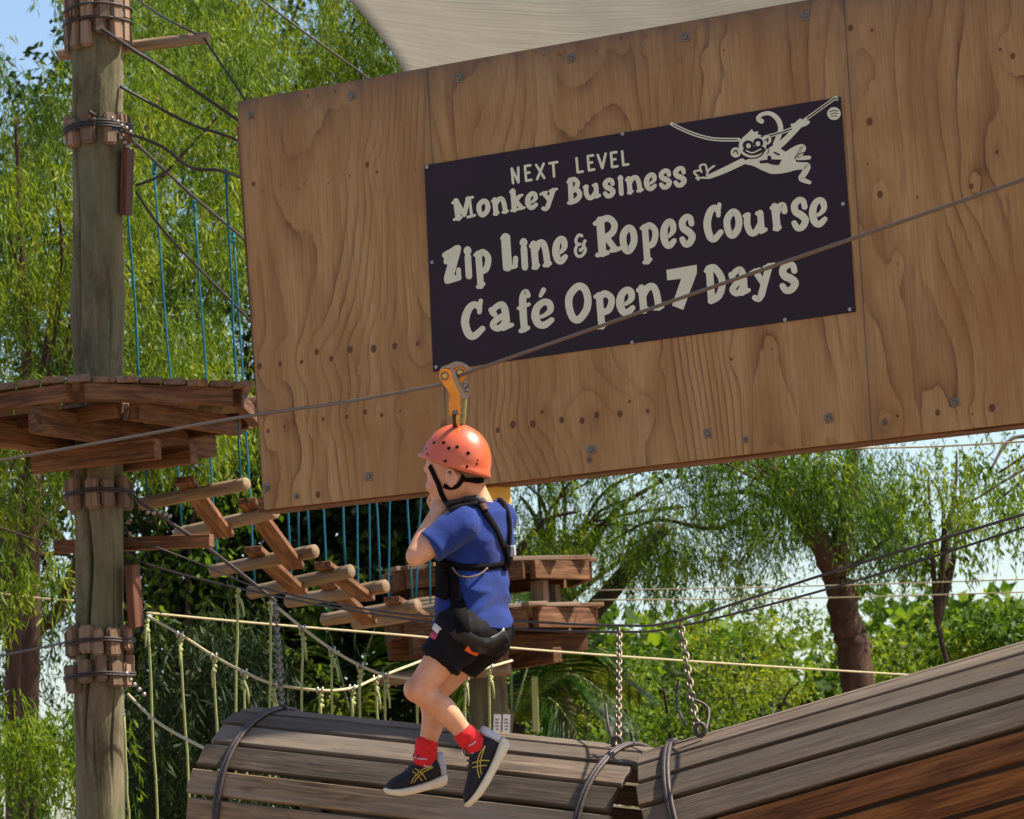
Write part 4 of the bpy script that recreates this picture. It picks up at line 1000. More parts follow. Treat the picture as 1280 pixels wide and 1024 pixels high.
# hair under the helmet and eye details
hair = plain_mat('light_brown_hair', (.16, .085, .04), .7, 0, .3, .35, 160, .5, 240)
v = []; f = []
ell_loft([(H(-.006, 0, .096), .03, .03, .036), (H(-.006, 0, .086), .058, .055, .071), (H(-.006, 0, .05), .076, .070, .088), (H(-.010, 0, .02), .0795, .056, .087), (H(-.018, 0, .0), .077, .03, .076), (H(-.030, 0, -.02), .068, .0, .062), (H(-.040, 0, -.036), .058, -.01, .054)], 28, v, f, hF, hS)
hr = remesh('hair', v, f, .005, hair, kid, 3)
v = []; f = []
for s in (-1, 1): ball_geo(H(.0735, s * .030, .002), .0105, v, f, 10, 8)
mesh_obj('eye', v, f, plain_mat('eye_dark', (.05, .03, .02), .25), kid, None, True)
v = []; f = []
for s in (-1, 1):
    limb_geo([H(.089, s * .016, .016), H(.085, s * .032, .021), H(.070, s * .048, .016)], [.0028, .0034, .002], v, f, 6, 3)
    limb_geo([H(.089, s * .020, .004), H(.087, s * .031, .0065), H(.077, s * .042, .002)], [.0018, .0022, .0014], v, f, 6, 3)
mesh_obj('eyebrow', v, f, hair, kid, None, True)
# shirt
from mathutils import noise as mnoise
def folds(co):
    """soft cloth: diagonal drag folds below the belt, gentle dents elsewhere"""
    d = co - J(596, 720, 0); u = d.dot(upv); x = d.dot(rgt)
    low = max(0, min(1, (.03 - u) * 12))
    q = Vector((x * 5 + u * 9, u * 17 - x * 9, d.y * 7))
    w = (abs(mnoise.noise(q)) - .25) * -.020 * low
    w += mnoise.noise(Vector((x * 14 + u * 8, u * 12 - x * 10, d.y * 9)) + Vector((3, 1, 7))) * .006
    w += (abs(mnoise.noise(Vector((x * 9 - u * 12, u * 10 + x * 16, d.y * 8)) + Vector((9, 4, 2)))) - .2) * -.007 * (1 - low)
    return w
v = []; f = []
ell_loft([(J(600, 630.5, 0), .047, .048, .046), (J(601, 636, 0), .060, .052, .052), (J(601.5, 643, 0), .094, .060, .066), (J(599, 653, 0), .118, .070, .074), (J(596, 680, 0), .120, .082, .090), (J(594, 700, 0), .114, .084, .087), (J(594, 712, 0), .108, .080, .080), (J(593, 730, 0), .113, .088, .090), (J(591, 760, 0), .119, .096, .096), (J(591, 782, 0), .126, .100, .102), (J(591, 790, 0), .126, .100, .102)], 36, v, f)
for sh, el in ((shL, elL), (shR, elR)):
    limb_geo([sh, sh.lerp(el, .35)], [.055, .051], v, f, 20); e0 = sh.lerp(el, .3); e1 = sh.lerp(el, .74); tube_geo([e0, e0.lerp(e1, .5), e1], [.052, .0495, .0505], 24, True, False, v, f)
shirt = remesh('shirt', v, f, .0045, shm, kid, 4, folds)
# shorts
v = []; f = []
ell_loft([(J(592, 762, 0), .100, .078, .08), (J(591, 780, 0), .112, .088, .090), (J(592, 798, 0), .118, .092, .102), (J(594, 812, 0), .108, .07, .09), (J(594, 820, 0), .07, .05, .06)], 32, v, f)
for hip, kn in ((hipL, kneeL), (hipR, kneeR)):
    limb_geo([hip, hip.lerp(kn, .22), hip.lerp(kn, .4)], [.086, .076, .062], v, f, 20)
    e0 = hip.lerp(kn, .3); e1 = hip.lerp(kn, .53); tube_geo([e0, e0.lerp(e1, .5), e1], [.069, .066, .066], 24, True, False, v, f)
shorts = remesh('shorts', v, f, .0048, srt, kid, 3, lambda co: .0025 * math.sin(70 * co.z + 40 * co.x + 3 * math.sin(30 * co.x)))
# socks
M['sock'] = plain_mat('red_sock', (.62, .022, .025), .85, 0, .2, .15, 60, .5, 180)
for kn, an, toe in ((kneeL, ankL, J(592, 968, -.08)), (kneeR, ankR, J(520, 968, .05))):
    d = (an - kn).normalized(); v = []; f = []
    limb_geo([kn.lerp(an, .79), kn.lerp(an, .9), an, an + d * .018], [.034, .0335, .033, .034], v, f, 20)
    remesh('sock', v, f, .0035, M['sock'], kid, 2, lambda co: .0006 * math.sin(300 * co.z + 2 * math.sin(90 * co.x)))
# trainers: lofted upper and a thick pale sole
M['shoe'] = plain_mat('black_mesh_upper', (.016, .014, .017), .75, 0, .25, .4, 220, .5, 500)
M['sole'] = plain_mat('cream_sole', (.68, .58, .42), .6, 0, .3, .08, 30)
M['yellowtrim'] = plain_mat('yellow_trim', (.50, .36, .05), .5)
M['greyheel'] = plain_mat('pale_grey_heel', (.42, .42, .46), .5)
def shoe(heel, toe, up, label):
    e = (toe - heel); L = e.length; e.normalize(); u = (up - e * up.dot(e)).normalized(); s = u.cross(e)
    S = lambda x, y, z: heel + e * x * L + s * y + u * z
    up_r = []; so_r = []
    prof = [(-.05, .018, .030, .066), (.03, .030, .026, .090), (.15, .036, .024, .102), (.29, .037, .023, .100), (.44, .038, .022, .084), (.60, .041, .021, .069), (.75, .043, .020, .060), (.88, .041, .021, .053), (.96, .034, .023, .045), (1.01, .022, .025, .037)]
    n = 20; v = []; f = []
    for x, w, z0, z1 in prof:
        for k in range(n):
            a = 2 * math.pi * k / n; co, si = math.cos(a), math.sin(a)
            zz = z0 + (z1 - z0) * (.5 + .5 * math.copysign(abs(si) ** .75, si)); ww = w * math.copysign(abs(co) ** .7, co) * (1 if si < 0 else 1 - .35 * si * si)
            v.append(S(x, ww, zz))
    for i in range(len(prof) - 1):
        for k in range(n): f.append((i*n+k, i*n+(k+1) % n, (i+1)*n+(k+1) % n, (i+1)*n+k))
    f.append(tuple(range(n))[::-1]); f.append(tuple(range((len(prof)-1)*n, len(prof)*n)))
    sh_ = remesh('shoe', v, f, .0032, M['shoe'], kid, 2); 
    v = []; f = []
    sp = [(-.12, .016, .018, .034), (-.07, .032, .006, .037), (.05, .040, .002, .034), (.2, .040, .002, .029), (.4, .040, .001, .025), (.6, .045, .0, .024), (.8, .046, .002, .025), (.93, .040, .008, .028), (1.01, .029, .013, .031), (1.05, .014, .019, .031)]
    for x, w, z0, z1 in sp:
        for k in range(n):
            a = 2 * math.pi * k / n; co, si = math.cos(a), math.sin(a)
            v.append(S(x, w * math.copysign(abs(co) ** .45, co), z0 + (z1 - z0) * (.5 + .5 * math.copysign(abs(si) ** .5, si))))
    for i in range(len(sp) - 1):
        for k in range(n): f.append((i*n+k, i*n+(k+1) % n, (i+1)*n+(k+1) % n, (i+1)*n+k))
    f.append(tuple(range(n))[::-1]); f.append(tuple(range((len(sp)-1)*n, len(sp)*n)))
    mesh_obj('sole', v, f, M['sole'], sh_, None, True)
    v = []; f = []
    ell_loft([(S(-.03, 0, .036), .024, .010, .014), (S(-.035, 0, .055), .026, .010, .018), (S(-.03, 0, .075), .024, .010, .019), (S(-.03, 0, .092), .018, .008, .020), (S(-.04, 0, .102), .008, .004, .014)], 18, v, f, e, s)
    mesh_obj('heel_tab', v, f, M['greyheel'], sh_, None, True)
    v = []; f = []
    for x in (.36, .43, .50, .57): tube_geo(catmull([S(x, -.028, .070 + (.5 - x) * .10), S(x + .015, 0, .096 - (x - .36) * .11), S(x, .028, .070 + (.5 - x) * .10)], 4), .0026, 6, True, False, v, f)
    for q in (-1, 1): tube_geo(catmull([S(.36, 0, .098), S(.30, q * .018, .114), S(.37, q * .028, .106), S(.40, 0, .094)], 5), .002, 5, True, False, v, f)
    mesh_obj('lace', v, f, M['darkcable'], sh_, None, True)
    # crossed trim stripes on the side, laid on the upper
    me = sh_.data; bv = BVHTree.FromPolygons([q.co for q in me.vertices], [tuple(p.vertices) for p in me.polygons])
    for sg in (-1, 1):
        v = []; f = []
        for st in ([(.30, .034), (.36, .054), (.46, .072)], [(.38, .034), (.44, .050), (.52, .066)], [(.54, .034), (.47, .046), (.34, .058), (.14, .066)], [(.60, .034), (.50, .052), (.32, .067), (.14, .066)]):
            q = []
            for x, z in [(a.x, a.y) for a in catmull([Vector((x, z, 0)) for x, z in st], 6)]:
                h = bv.ray_cast(S(x, sg * .09, z), s * -sg)
                if h[0] is not None: q.append(h[0] + h[1] * .0006)
            if len(q) > 2: tube_geo(q, .0016, 5, True, False, v, f)
        mesh_obj('side_stripe', v, f, M['yellowtrim'], sh_, None, True)
    if label: sh_['label'] = label
shoe(J(636, 938, -.065), J(594, 1010, -.10), (J(590, 940, -.08) - J(634, 962, -.08)), 'black trainer pointing downwards')
shoe(J(552, 984, .085), J(486, 998, .045), (J(530, 940, .07) - J(535, 985, .07)), 'black trainer pointing sideways')
# helmet: shell with a small brim, vent holes, straps
hm = plain_mat('orange_helmet_shell', (.56, .105, .042), .36, 0, .5, .14, 14, .12, 70)
hm.node_tree.nodes['Principled BSDF'].inputs['Coat Weight'].default_value = .15
hv = []; hf = []
hx = hF * math.cos(R(27)) + hU * math.sin(R(27)); hu = hU * math.cos(R(27)) - hF * math.sin(R(27))     # tipped back: brim up in front
hc = J(569.5, 576, 0)
nr, ns = 22, 48
def hel(t, a, off=0.0):
    """t: 0 crown to 1 rim"""
    lat = t * R(96); r = math.sin(min(lat, R(90))); z = math.cos(lat)
    lf = .100 if math.cos(a) > 0 else .106; wd = .093; ht = .107
    x = math.cos(a) * r * lf; y = math.sin(a) * r * wd; zz = z * ht
    if t > .9:
        k = ((t - .9) / .1) ** 2; x += math.cos(a) * (.016 if math.cos(a) > 0 else .010) * k; y += math.sin(a) * .006 * k; zz -= .004 * k
    nn = (hx * x / lf**2 + hS * y / wd**2 + hu * zz / ht**2)
    return hc + hx * x + hS * y + hu * zz + nn.normalized() * off
for i in range(nr + 1):
    for k in range(ns): hv.append(hel(i / nr, 2 * math.pi * k / ns))
for i in range(nr):
    for k in range(ns): hf.append((i*ns+k, (i+1)*ns+k, (i+1)*ns+(k+1) % ns, i*ns+(k+1) % ns))
helm = mesh_obj('helmet', hv, hf, hm, kid, None, True)
sdm = helm.modifiers.new('shell', 'SOLIDIFY'); sdm.thickness = .004; sdm.offset = 1
bvH = BVHTree.FromPolygons(hv, hf)
hole = plain_mat('dark_vent', (.015, .008, .008), .9, 0, .1)
v = []; f = []
for (x, y, r) in [(542.5,553.5,2.1),(554.8,553.5,2.3),(561,560.5,2.3),(571.3,559,2.4),(585,566.7,2.5),(556.6,576.5,2.0),(583.6,583.6,1.9),(596,580,1.5),(597,575.5,1.1),(532.5,561,1.5),(528.3,564,1.2),(534.7,568,1.3)]:
    h = bvH.ray_cast(CAM, ray(x, y).normalized())
    if h[0] is None: continue
    c, nn = h[0], h[1]; nn = nn if nn.dot(fwd) < 0 else -nn
    t_ = nn.cross(Vector((0, 0, 1))).normalized(); b2 = nn.cross(t_); rr = r / 433
    base = len(v); v.append(c + nn * .0004)
    for k in range(12): an = 2*math.pi*k/12; v.append(c + nn * .0008 + (t_ * math.cos(an) + b2 * math.sin(an)) * rr)
    for k in range(12): f.append((base, base+1+k, base+1+(k+1) % 12))
mesh_obj('vent_hole', v, f, hole, helm)
def ribbon(name, pts, w, mat, parent, thick=.003, smooth=True):
    """webbing strap through world points; pts: (point, outward normal)"""
    c = [p for p, n_ in pts]; nn = [n_ for p, n_ in pts]
    v = []; f = []; m = len(c)
    for i in range(m):
        t = (c[min(i+1, m-1)] - c[max(i-1, 0)]).normalized(); no = nn[i]; sd = t.cross(no).normalized(); no = sd.cross(t)
        for a, b_ in ((-1, 0), (1, 0), (1, 1), (-1, 1)): v.append(c[i] + sd * a * w / 2 + no * thick * b_)
    for i in range(m - 1):
        for k in range(4): f.append((i*4+k, i*4+(k+1) % 4, (i+1)*4+(k+1) % 4, (i+1)*4+k))
    f.append((3, 2, 1, 0)); f.append(tuple((m-1)*4+k for k in range(4)))
    return mesh_obj(name, v, f, mat, parent, None, smooth)
dgm = {}
def bvh_of(o): return BVHTree.FromPolygons([q.co for q in o.data.vertices], [tuple(p.vertices) for p in o.data.polygons])
def draped(px, trees, off, n=7):
    """picture points laid on the nearest of the given surfaces"""
    out = []
    for q in catmull([Vector((x, y, 0)) for x, y in px], n):
        best = None
        for t in trees:
            h = t.ray_cast(CAM, ray(q.x, q.y).normalized())
            if h[0] is not None and (best is None or h[3] < best[2]): best = (h[0], h[1], h[3])
        if best: out.append((best[0] + best[1] * off, best[1]))
    # even out the normals along the strap
    for _ in range(3):
        out = [(out[i][0], (out[max(i-1,0)][1] + out[i][1] + out[min(i+1,len(out)-1)][1]).normalized()) for i in range(len(out))]
        out = [out[0]] + [((out[i-1][0] + out[i][0] * 2 + out[i+1][0]) / 4, out[i][1]) for i in range(1, len(out)-1)] + [out[-1]]
    return out
TB, TS, TH = bvh_of(body), bvh_of(shirt), bvh_of(shorts)
blk = M['black']
ribbon('chin_strap', draped([(538,582),(543,593),(549,606),(552,616),(558,628)], [TB], .002), .015, blk, helm)
ribbon('chin_strap', draped([(555,607),(563,609.5),(572,607),(577,600),(580,592)], [TB], .002), .012, blk, helm)
ribbon('chin_strap', draped([(577,598),(586,598.5),(596,601),(602,600)], [TB], .004), .017, blk, helm)
har = ribbon('harness', draped([(556,701),(568,706),(582,709),(600,709),(618,707),(635,703)], [TS], .003), .019, blk, kid)
har['label'] = 'black webbing climbing harness'
S1 = [TS, TB]
ribbon('shoulder_strap', draped([(562,640),(575,633),(588,629),(600,632),(606,642),(614,654),(622,668),(628,684),(633,697)], [TS], .004), .020, blk, har)
ribbon('shoulder_strap', draped([(610,616+4),(622,624),(631,634),(635,648),(636,664),(635,682),(634,697)], [TS], .004), .015, blk, har)
ribbon('collar_pad', draped([(556,632),(566,627),(580,624),(596,624),(604,630)], S1, .004), .022, M['darkcable'], har, .006)
ribbon('seat_strap', draped([(562,704),(566,722),(570,742),(574,762),(577,776),(580,790)], [TS, TH], .004), .042, blk, har, .004)
ribbon('leg_strap', draped([(556,700),(555,716),(556,732),(553,748)], [TS, TH], .005), .045, blk, har, .010)
M['sling'] = plain_mat('glossy_black_sling', (.008, .006, .007), .33, 0, .35, .2, 40)
ribbon('seat_sling', draped([(570,786),(582,798),(600,806),(618,803),(631,793)], [TH], .004), .048, M['sling'], har, .004)
ribbon('gear_loop', draped([(568,708),(573,718),(584,723),(597,720),(607,711)], [TS], .008), .005, M['cable'], har, .004)
for x, y, a, w, t_ in ((632, 688, 12, .030, .014), (634, 699, 14, .034, .016), (631, 708, 9, .03, .012)):
    c = draped([(x-1, y), (x, y), (x+1, y)], [TS], .008, 1)
    if c: plank('back_buckle', c[0][0] + upv * a / 866, c[0][0] - upv * a / 866, w, t_, c[0][1], blk, har, .004)
q = J(640, 689, -.02); plank('buckle_plate', q + Vector((0, 0, .016)), q - Vector((0, 0, .016)), .022, .012, Vector((-.3, -1, 0)), M['greyheel'], har, .003)
q = draped([(602,634),(604,636.5),(606,640)], [TS], .009); ribbon('strap_slider', q, .022, M['redboard'], har, .004)
M['print_white'] = plain_mat('white_print', (.6, .56, .54), .6); M['print_red'] = plain_mat('red_print', (.5, .03, .09), .6); M['orangetrim'] = plain_mat('orange_cloth', (.75, .11, .02), .7)
for px, w, mt in (([(541,782),(545,786),(549,790)], .016, 'print_white'), ([(544,780),(549,784),(552,787)], .006, 'print_white'), ([(536,790),(541,794),(546,797)], .018, 'print_red')):
    d = draped(px, [TH], .0015, 3)
    if len(d) > 1: ribbon('leg_print', d, w, M[mt], shorts, .001)
d = draped([(582,809),(589,813),(597,815)], [TH, TB], .003, 3)
if len(d) > 1: ribbon('leg_loop', d, .020, M['orangetrim'], har, .003)
for o in [c for c in kid.children if c.name.startswith('sock')]:
    T = bvh_of(o)
    for px in (([(586,932),(592,930),(594,927)], [(583,944),(592,941),(597,944)], [(592,952),(600,949),(606,947)]) if o.name == 'sock' else ([(518.5,946),(524,949),(534,949)], [(530,957),(536,959),(540,957)], [(516,965),(522,967),(526,968)])):
        d = draped(px, [T], .001, 3)
        if len(d) > 2: ribbon('sock_pattern', d, .0045, M['greyheel'], o, .0006)
# ------------------------------------------------------------------ vegetation
def leaf_arrays(C, D, L, W, fold=.25, rg=rng):
    """C bases, D unit directions, L lengths, W widths -> verts (n*4,3), quads"""
    n = len(C)
    r_ = rg.normal(size=(n, 3)); S = np.cross(D, r_); S /= np.linalg.norm(S, axis=1, keepdims=True) + 1e-9
    U = np.cross(S, D)
    L = L[:, None]; W = W[:, None]
    v = np.empty((n, 4, 3))
    v[:, 0] = C; v[:, 2] = C + D * L
    mid = C + D * L * .45
    v[:, 1] = mid + S * W * .5 + U * W * fold; v[:, 3] = mid - S * W * .5 + U * W * fold
    return v.reshape(-1, 3)
def leaf_mesh(name, parts, mat, parent):
    V = np.concatenate(parts); n = len(V) // 4
    me = bpy.data.meshes.new(name); me.vertices.add(len(V)); me.vertices.foreach_set('co', V.astype(np.float32).ravel())
    me.loops.add(n * 4); me.loops.foreach_set('vertex_index', np.arange(n * 4, dtype=np.int32))
    me.polygons.add(n); me.polygons.foreach_set('loop_start', np.arange(0, n * 4, 4, dtype=np.int32)); me.polygons.foreach_set('loop_total', np.full(n, 4, dtype=np.int32))
    me.update(calc_edges=True)
    o = data_obj(name, me, mat, parent); o['kind'] = 'stuff'; return o
def unit(a): return a / (np.linalg.norm(a, axis=1, keepdims=True) + 1e-9)
def weeping(centers, strands, length, spread, leafL=.085, leafW=.014, step=.03, rg=rng):
    """hanging sprays of narrow leaves under each centre"""
    out = []
    for c in centers:
        c = np.array(c); k = max(3, int(strands * rg.uniform(.6, 1.4)))
        st = c + rg.normal(size=(k, 3)) * np.array([spread, spread, spread * .6]); o = rg.normal(size=(k, 3)); o[:, 2] = 0; o = unit(o)
        ln = length * rg.uniform(.35, 1.2, k); m = int(length * 1.1 / step)
        t = np.linspace(0, 1, m)[None, :, None]
        p = st[:, None] + o[:, None] * (.30 * ln[:, None, None] * np.sqrt(t)) + np.array([0, 0, -1.0]) * (ln[:, None, None] * t ** 1.35) + rg.normal(size=(k, m, 3)) * .012
        p = p.reshape(-1, 3)
        d = unit(np.array([0, 0, -1.0]) * 1.0 + rg.normal(size=p.shape) * .55 + np.repeat(o, m, 0) * .25)
        out.append(leaf_arrays(p, d, leafL * rg.uniform(.45, 1.4, len(p)), leafW * rg.uniform(.6, 1.5, len(p)), rg=rg))
        q = p.reshape(k, m, 3); e = q[:, -1] - q[:, 0]; el = np.linalg.norm(e, axis=1)      # the hanging twig itself
        out.append(leaf_arrays(q[:, 0], e / el[:, None], el, np.full(k, .005), .0, rg=rg))
    return out
def broad(centers, n, rad, leafL=.07, leafW=.045, flat=.5, rg=rng):
    """tufts of broader leaves on a ball round each centre"""
    out = []
    for c in centers:
        k = int(n * rg.uniform(.6, 1.4)); d = unit(rg.normal(size=(k, 3))); r = rad * rg.uniform(.25, 1.0, (k, 1)) ** .6
        p = np.array(c) + d * r * np.array([1, 1, .8])
        dd = unit(d * .6 + rg.normal(size=(k, 3)) * .6 + np.array([0, 0, -flat]))
        out.append(leaf_arrays(p, dd, leafL * rg.uniform(.6, 1.3, k), leafW * rg.uniform(.7, 1.2, k), .12, rg=rg))
    return out
def limbs(name, paths, mat, parent):
    """trunk and limbs as one tapered mesh: paths of (points, r0, r1)"""
    v = []; f = []
    for pts, ra, rb_ in paths:
        q = catmull(pts, 6); n = len(q)
        q = [p + Vector((random.uniform(-1, 1), random.uniform(-1, 1), 0)) * ra * .12 for p in q]
        rr = [(ra + (rb_ - ra) * (i / (n - 1)) ** .8) * random.uniform(.93, 1.07) for i in range(n)]
        tube_geo(q, rr, 12 if ra > .05 else 6, True, False, v, f)
    return mesh_obj(name, v, f, mat, parent, None, True)
M['barkred'] = bark_mat('red_brown_bark', (.035, .02, .014), (.12, .068, .048), None, (7, 7, 2))
M['barkdark'] = bark_mat('dark_bark', (.025, .018, .014), (.08, .056, .042), None, (6, 6, 2))
LB_ = leaf_mat('sunny_weeping_leaf', (.045, .095, .008), (.11, .19, .014), (.25, .32, .04), .42, .5)
LM_ = leaf_mat('mid_green_leaf', (.035, .08, .009), (.085, .165, .018), (.18, .27, .04), .5, .55)
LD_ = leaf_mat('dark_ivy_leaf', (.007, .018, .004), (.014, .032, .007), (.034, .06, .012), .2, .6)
LY_ = leaf_mat('yellow_green_leaf', (.07, .13, .014), (.14, .22, .024), (.26, .33, .055), .48)
def gbase(p): return Vector((p.x, p.y, -.05))
def region(n, x0, x1, y0, y1, z0, z1, rg=rng):
    """clump centres in a patch of the view, gathered into uneven masses"""
    out = []
    while len(out) < n:
        x, y, z = rg.uniform(x0, x1), rg.uniform(y0, y1), rg.uniform(z0, z1)
        if mnoise.noise(Vector((x / 75, y / 60, z * .9))) > rg.uniform(-.35, .25): out.append(P(x, y, z))
    return out
def spots(lst, Zj=.6): return [P(x, y, Z + random.uniform(-Zj, Zj)) for x, y, Z in lst]
def twigs(hub, centers, k, r=.012):
    out = []
    for c in random.sample(centers, min(k, len(centers))):
        m = hub.lerp(c, .5) + Vector((random.uniform(-.2, .2), random.uniform(-.2, .2), .25)); out.append(([hub, m, c], r * 2, r * .5))
    return out
TREES = 'weeping trees behind the ropes course'
# 1 big sunny weeping tree on the left
def tree(name, label, base, hub, fork, parts, lmat, bmat, r0, cents, grp=None, ntw=26, extra=()):
    t = empty(name, base, label=label, cat='tree', group=grp)
    paths = [([base, base.lerp(hub, .5) + Vector((.1, 0, .1)), hub], r0, r0 * .6)] + [([hub, hub.lerp(q, .5) + Vector((0, 0, .2)), q], r0 * .5, r0 * .12) for q in fork] + list(extra)
    paths += twigs(hub, cents, ntw)
    limbs('trunk', paths, bmat, t); leaf_mesh('crown', parts, lmat, t); return t
c1 = region(36, -60, 100, 110, 520, 20, 24) + region(22, 110, 330, -40, 240, 20.5, 24) + region(40, 120, 320, 170, 520, 19.5, 23.5) + region(10, 200, 320, 480, 580, 20, 23) + region(12, -80, 90, 480, 600, 21, 23)
b1 = gbase(P(-40, 1000, 21.5)); h1 = P(40, 590, 21.5)
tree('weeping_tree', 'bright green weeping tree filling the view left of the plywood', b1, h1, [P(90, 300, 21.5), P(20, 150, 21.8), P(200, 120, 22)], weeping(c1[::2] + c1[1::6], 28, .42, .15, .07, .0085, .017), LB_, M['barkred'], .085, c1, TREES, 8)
c1d = region(44, -60, 330, 60, 560, 23.5, 25.5)
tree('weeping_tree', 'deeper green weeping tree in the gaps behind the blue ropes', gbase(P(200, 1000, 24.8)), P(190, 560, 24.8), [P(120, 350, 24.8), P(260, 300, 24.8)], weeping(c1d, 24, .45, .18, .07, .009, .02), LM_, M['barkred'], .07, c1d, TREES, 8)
c2 = region(18, 150, 500, -120, 110, 25, 28) + region(14, 200, 480, 0, 200, 25, 27) + region(14, 300, 520, -60, 120, 24, 26)
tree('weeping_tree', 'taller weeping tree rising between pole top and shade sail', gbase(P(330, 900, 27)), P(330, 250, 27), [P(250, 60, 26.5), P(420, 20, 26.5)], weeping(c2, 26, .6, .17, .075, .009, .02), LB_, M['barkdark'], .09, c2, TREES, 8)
c3 = region(26, -80, 110, 560, 760, 22.5, 25) + region(14, -60, 100, 740, 900, 23, 25.5)
tree('shade_tree', 'red brown double trunked tree in shade left of the pole', gbase(P(10, 900, 22.8)), P(8, 700, 22.8), [P(45, 590, 22.6), P(95, 690, 23)], weeping(c3, 14, .5, .2, .06, .012, .024), LM_, M['barkred'], .10, c3, TREES, 14, [([gbase(P(30, 950, 23)), P(35, 860, 23), P(75, 760, 23), P(110, 660, 23)], .06, .035), ([gbase(P(5, 920, 22.5)), P(20, 820, 22.5), P(40, 640, 22.5), P(46, 520, 22.5)], .09, .05)])
c4 = spots([(x, y, 18) for x, y in ((10,700),(45,710),(25,735),(60,690),(5,745))], .2)
leafy = empty('leafy_branch', P(20, 680, 18), label='sunlit drooping branch hanging in front of the shaded trunks', cat='branch')
limbs('twig', [([P(-60, 640, 18), P(0, 660, 18), P(60, 680, 18)], .012, .004)], M['barkdark'], leafy); leaf_mesh('leaves', weeping(c4, 9, .22, .07, .07, .013, .02), LB_, leafy)
# deeper trees in their own shade close the gaps behind the sunny sprays
c1b = region(60, -140, 330, 130, 640, 26, 29) + region(16, 60, 330, -40, 140, 28.5, 30)
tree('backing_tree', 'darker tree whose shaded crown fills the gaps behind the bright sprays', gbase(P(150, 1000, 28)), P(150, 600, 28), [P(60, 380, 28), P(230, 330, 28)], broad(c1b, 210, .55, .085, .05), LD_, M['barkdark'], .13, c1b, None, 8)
# 2 dark ivy mass in the middle
dk = []
c5 = region(150, 165, 570, 600, 1040, 24.2, 26.5) + region(60, 280, 570, 580, 800, 24, 25)
ivy = empty('ivy_tree', gbase(P(370, 1000, 25.5)), label='dark ivy covered tree standing in shade behind the log bridge', cat='tree')
limbs('trunk', [([gbase(P(370, 1000, 25.8)), P(375, 850, 25.8), P(385, 500, 25.8), P(395, 200, 25.8)], .16, .08), ([P(380, 700, 25.8), P(300, 560, 25.6), P(240, 430, 25.4)], .07, .03), ([P(382, 700, 25.8), P(470, 560, 25.6), P(520, 430, 25.4)], .07, .03)], M['barkdark'], ivy)
leaf_mesh('crown', broad(c5, 120, .34, .085, .062) + broad(region(120, 300, 1000, 150, 560, 24, 27), 90, .42, .09, .06) + broad(region(26, 230, 560, 380, 600, 23.5, 25), 110, .4, .085, .06), LD_, ivy)  # the wide mass unseen behind the panel is added to shade the ivy
c6 = region(14, 170, 330, 600, 800, 23, 24) + region(8, 330, 420, 720, 800, 23.5, 24.2)
wd = empty('hanging_shrub', gbase(P(240, 1000, 23.5)), label='sparse mid green shrub catching light among the log bridge ropes', cat='shrub')
limbs('stem', [([gbase(P(240, 1000, 23.6)), P(235, 800, 23.6), P(245, 620, 23.5)], .03, .012)], M['barkdark'], wd); leaf_mesh('leaves', broad(c6, 40, .22, .07, .04), LM_, wd)
dg2 = empty('shaded_shrub', gbase(P(240, 1030, 21)), label='dark drooping shrub behind the green hanging ropes left of the barrel', cat='shrub')
limbs('stem', [([gbase(P(240, 1040, 21)), P(230, 930, 21), P(240, 800, 21)], .05, .02)], M['barkdark'], dg2)
leaf_mesh('leaves', weeping(region(50, 165, 300, 760, 1030, 20.5, 22), 14, .5, .2, .10, .013), LD_, dg2)
# 3 bottom left sunny bush
bl = empty('sunny_bush', gbase(P(40, 1024, 18.5)), label='bright green bush at the foot of the tall pole', cat='bush')
limbs('stem', [([gbase(P(40, 1060, 18.5)), P(40, 1000, 18.5), P(50, 930, 18.5)], .03, .012)], M['barkdark'], bl)
leaf_mesh('leaves', weeping(region(34, -60, 105, 900, 1050, 18, 19), 14, .3, .13, .065, .012, .025), LM_, bl)
# 4 gum tree on the right: leaning trunk, forked limbs
gb = gbase(P(1084, 930, 24)); g_hub = P(1046, 722, 24)
c7 = region(20, 960, 1150, 560, 690, 23, 25) + region(22, 640, 930, 560, 700, 23.5, 26) + region(26, 880, 1060, 540, 660, 23, 24.5) + region(12, 800, 960, 660, 720, 23.5, 25) + region(8, 1060, 1140, 640, 720, 23.5, 24.5)
c7 = c7 + region(14, 900, 1120, 560, 640, 24.5, 25.5)
t = empty('gum_tree', gb, label='leaning brown trunked tree with forked limbs under the plywood', cat='tree')
limbs('trunk', [([gb, P(1074, 860, 24), P(1058, 780, 24), g_hub], .125, .10), ([g_hub, P(1020, 670, 24), P(975, 610, 24), P(940, 540, 24), P(900, 440, 24)], .10, .04), ([g_hub, P(1052, 670, 24), P(1062, 600, 24), P(1070, 480, 24)], .085, .04), ([P(1000, 640, 24), P(960, 625, 24), P(925, 615, 24), P(885, 622, 24)], .028, .012), ([P(980, 615, 24), P(900, 660, 24.3), P(820, 650, 24.5), P(760, 680, 24.6)], .025, .008), ([g_hub, P(1090, 690, 24), P(1120, 660, 24)], .03, .01)] + twigs(P(985, 620, 24), c7[:60], 12, .006), M['barkred'], t)
leaf_mesh('crown', weeping(c7, 17, .34, .14, .055, .009, .018), LM_, t)
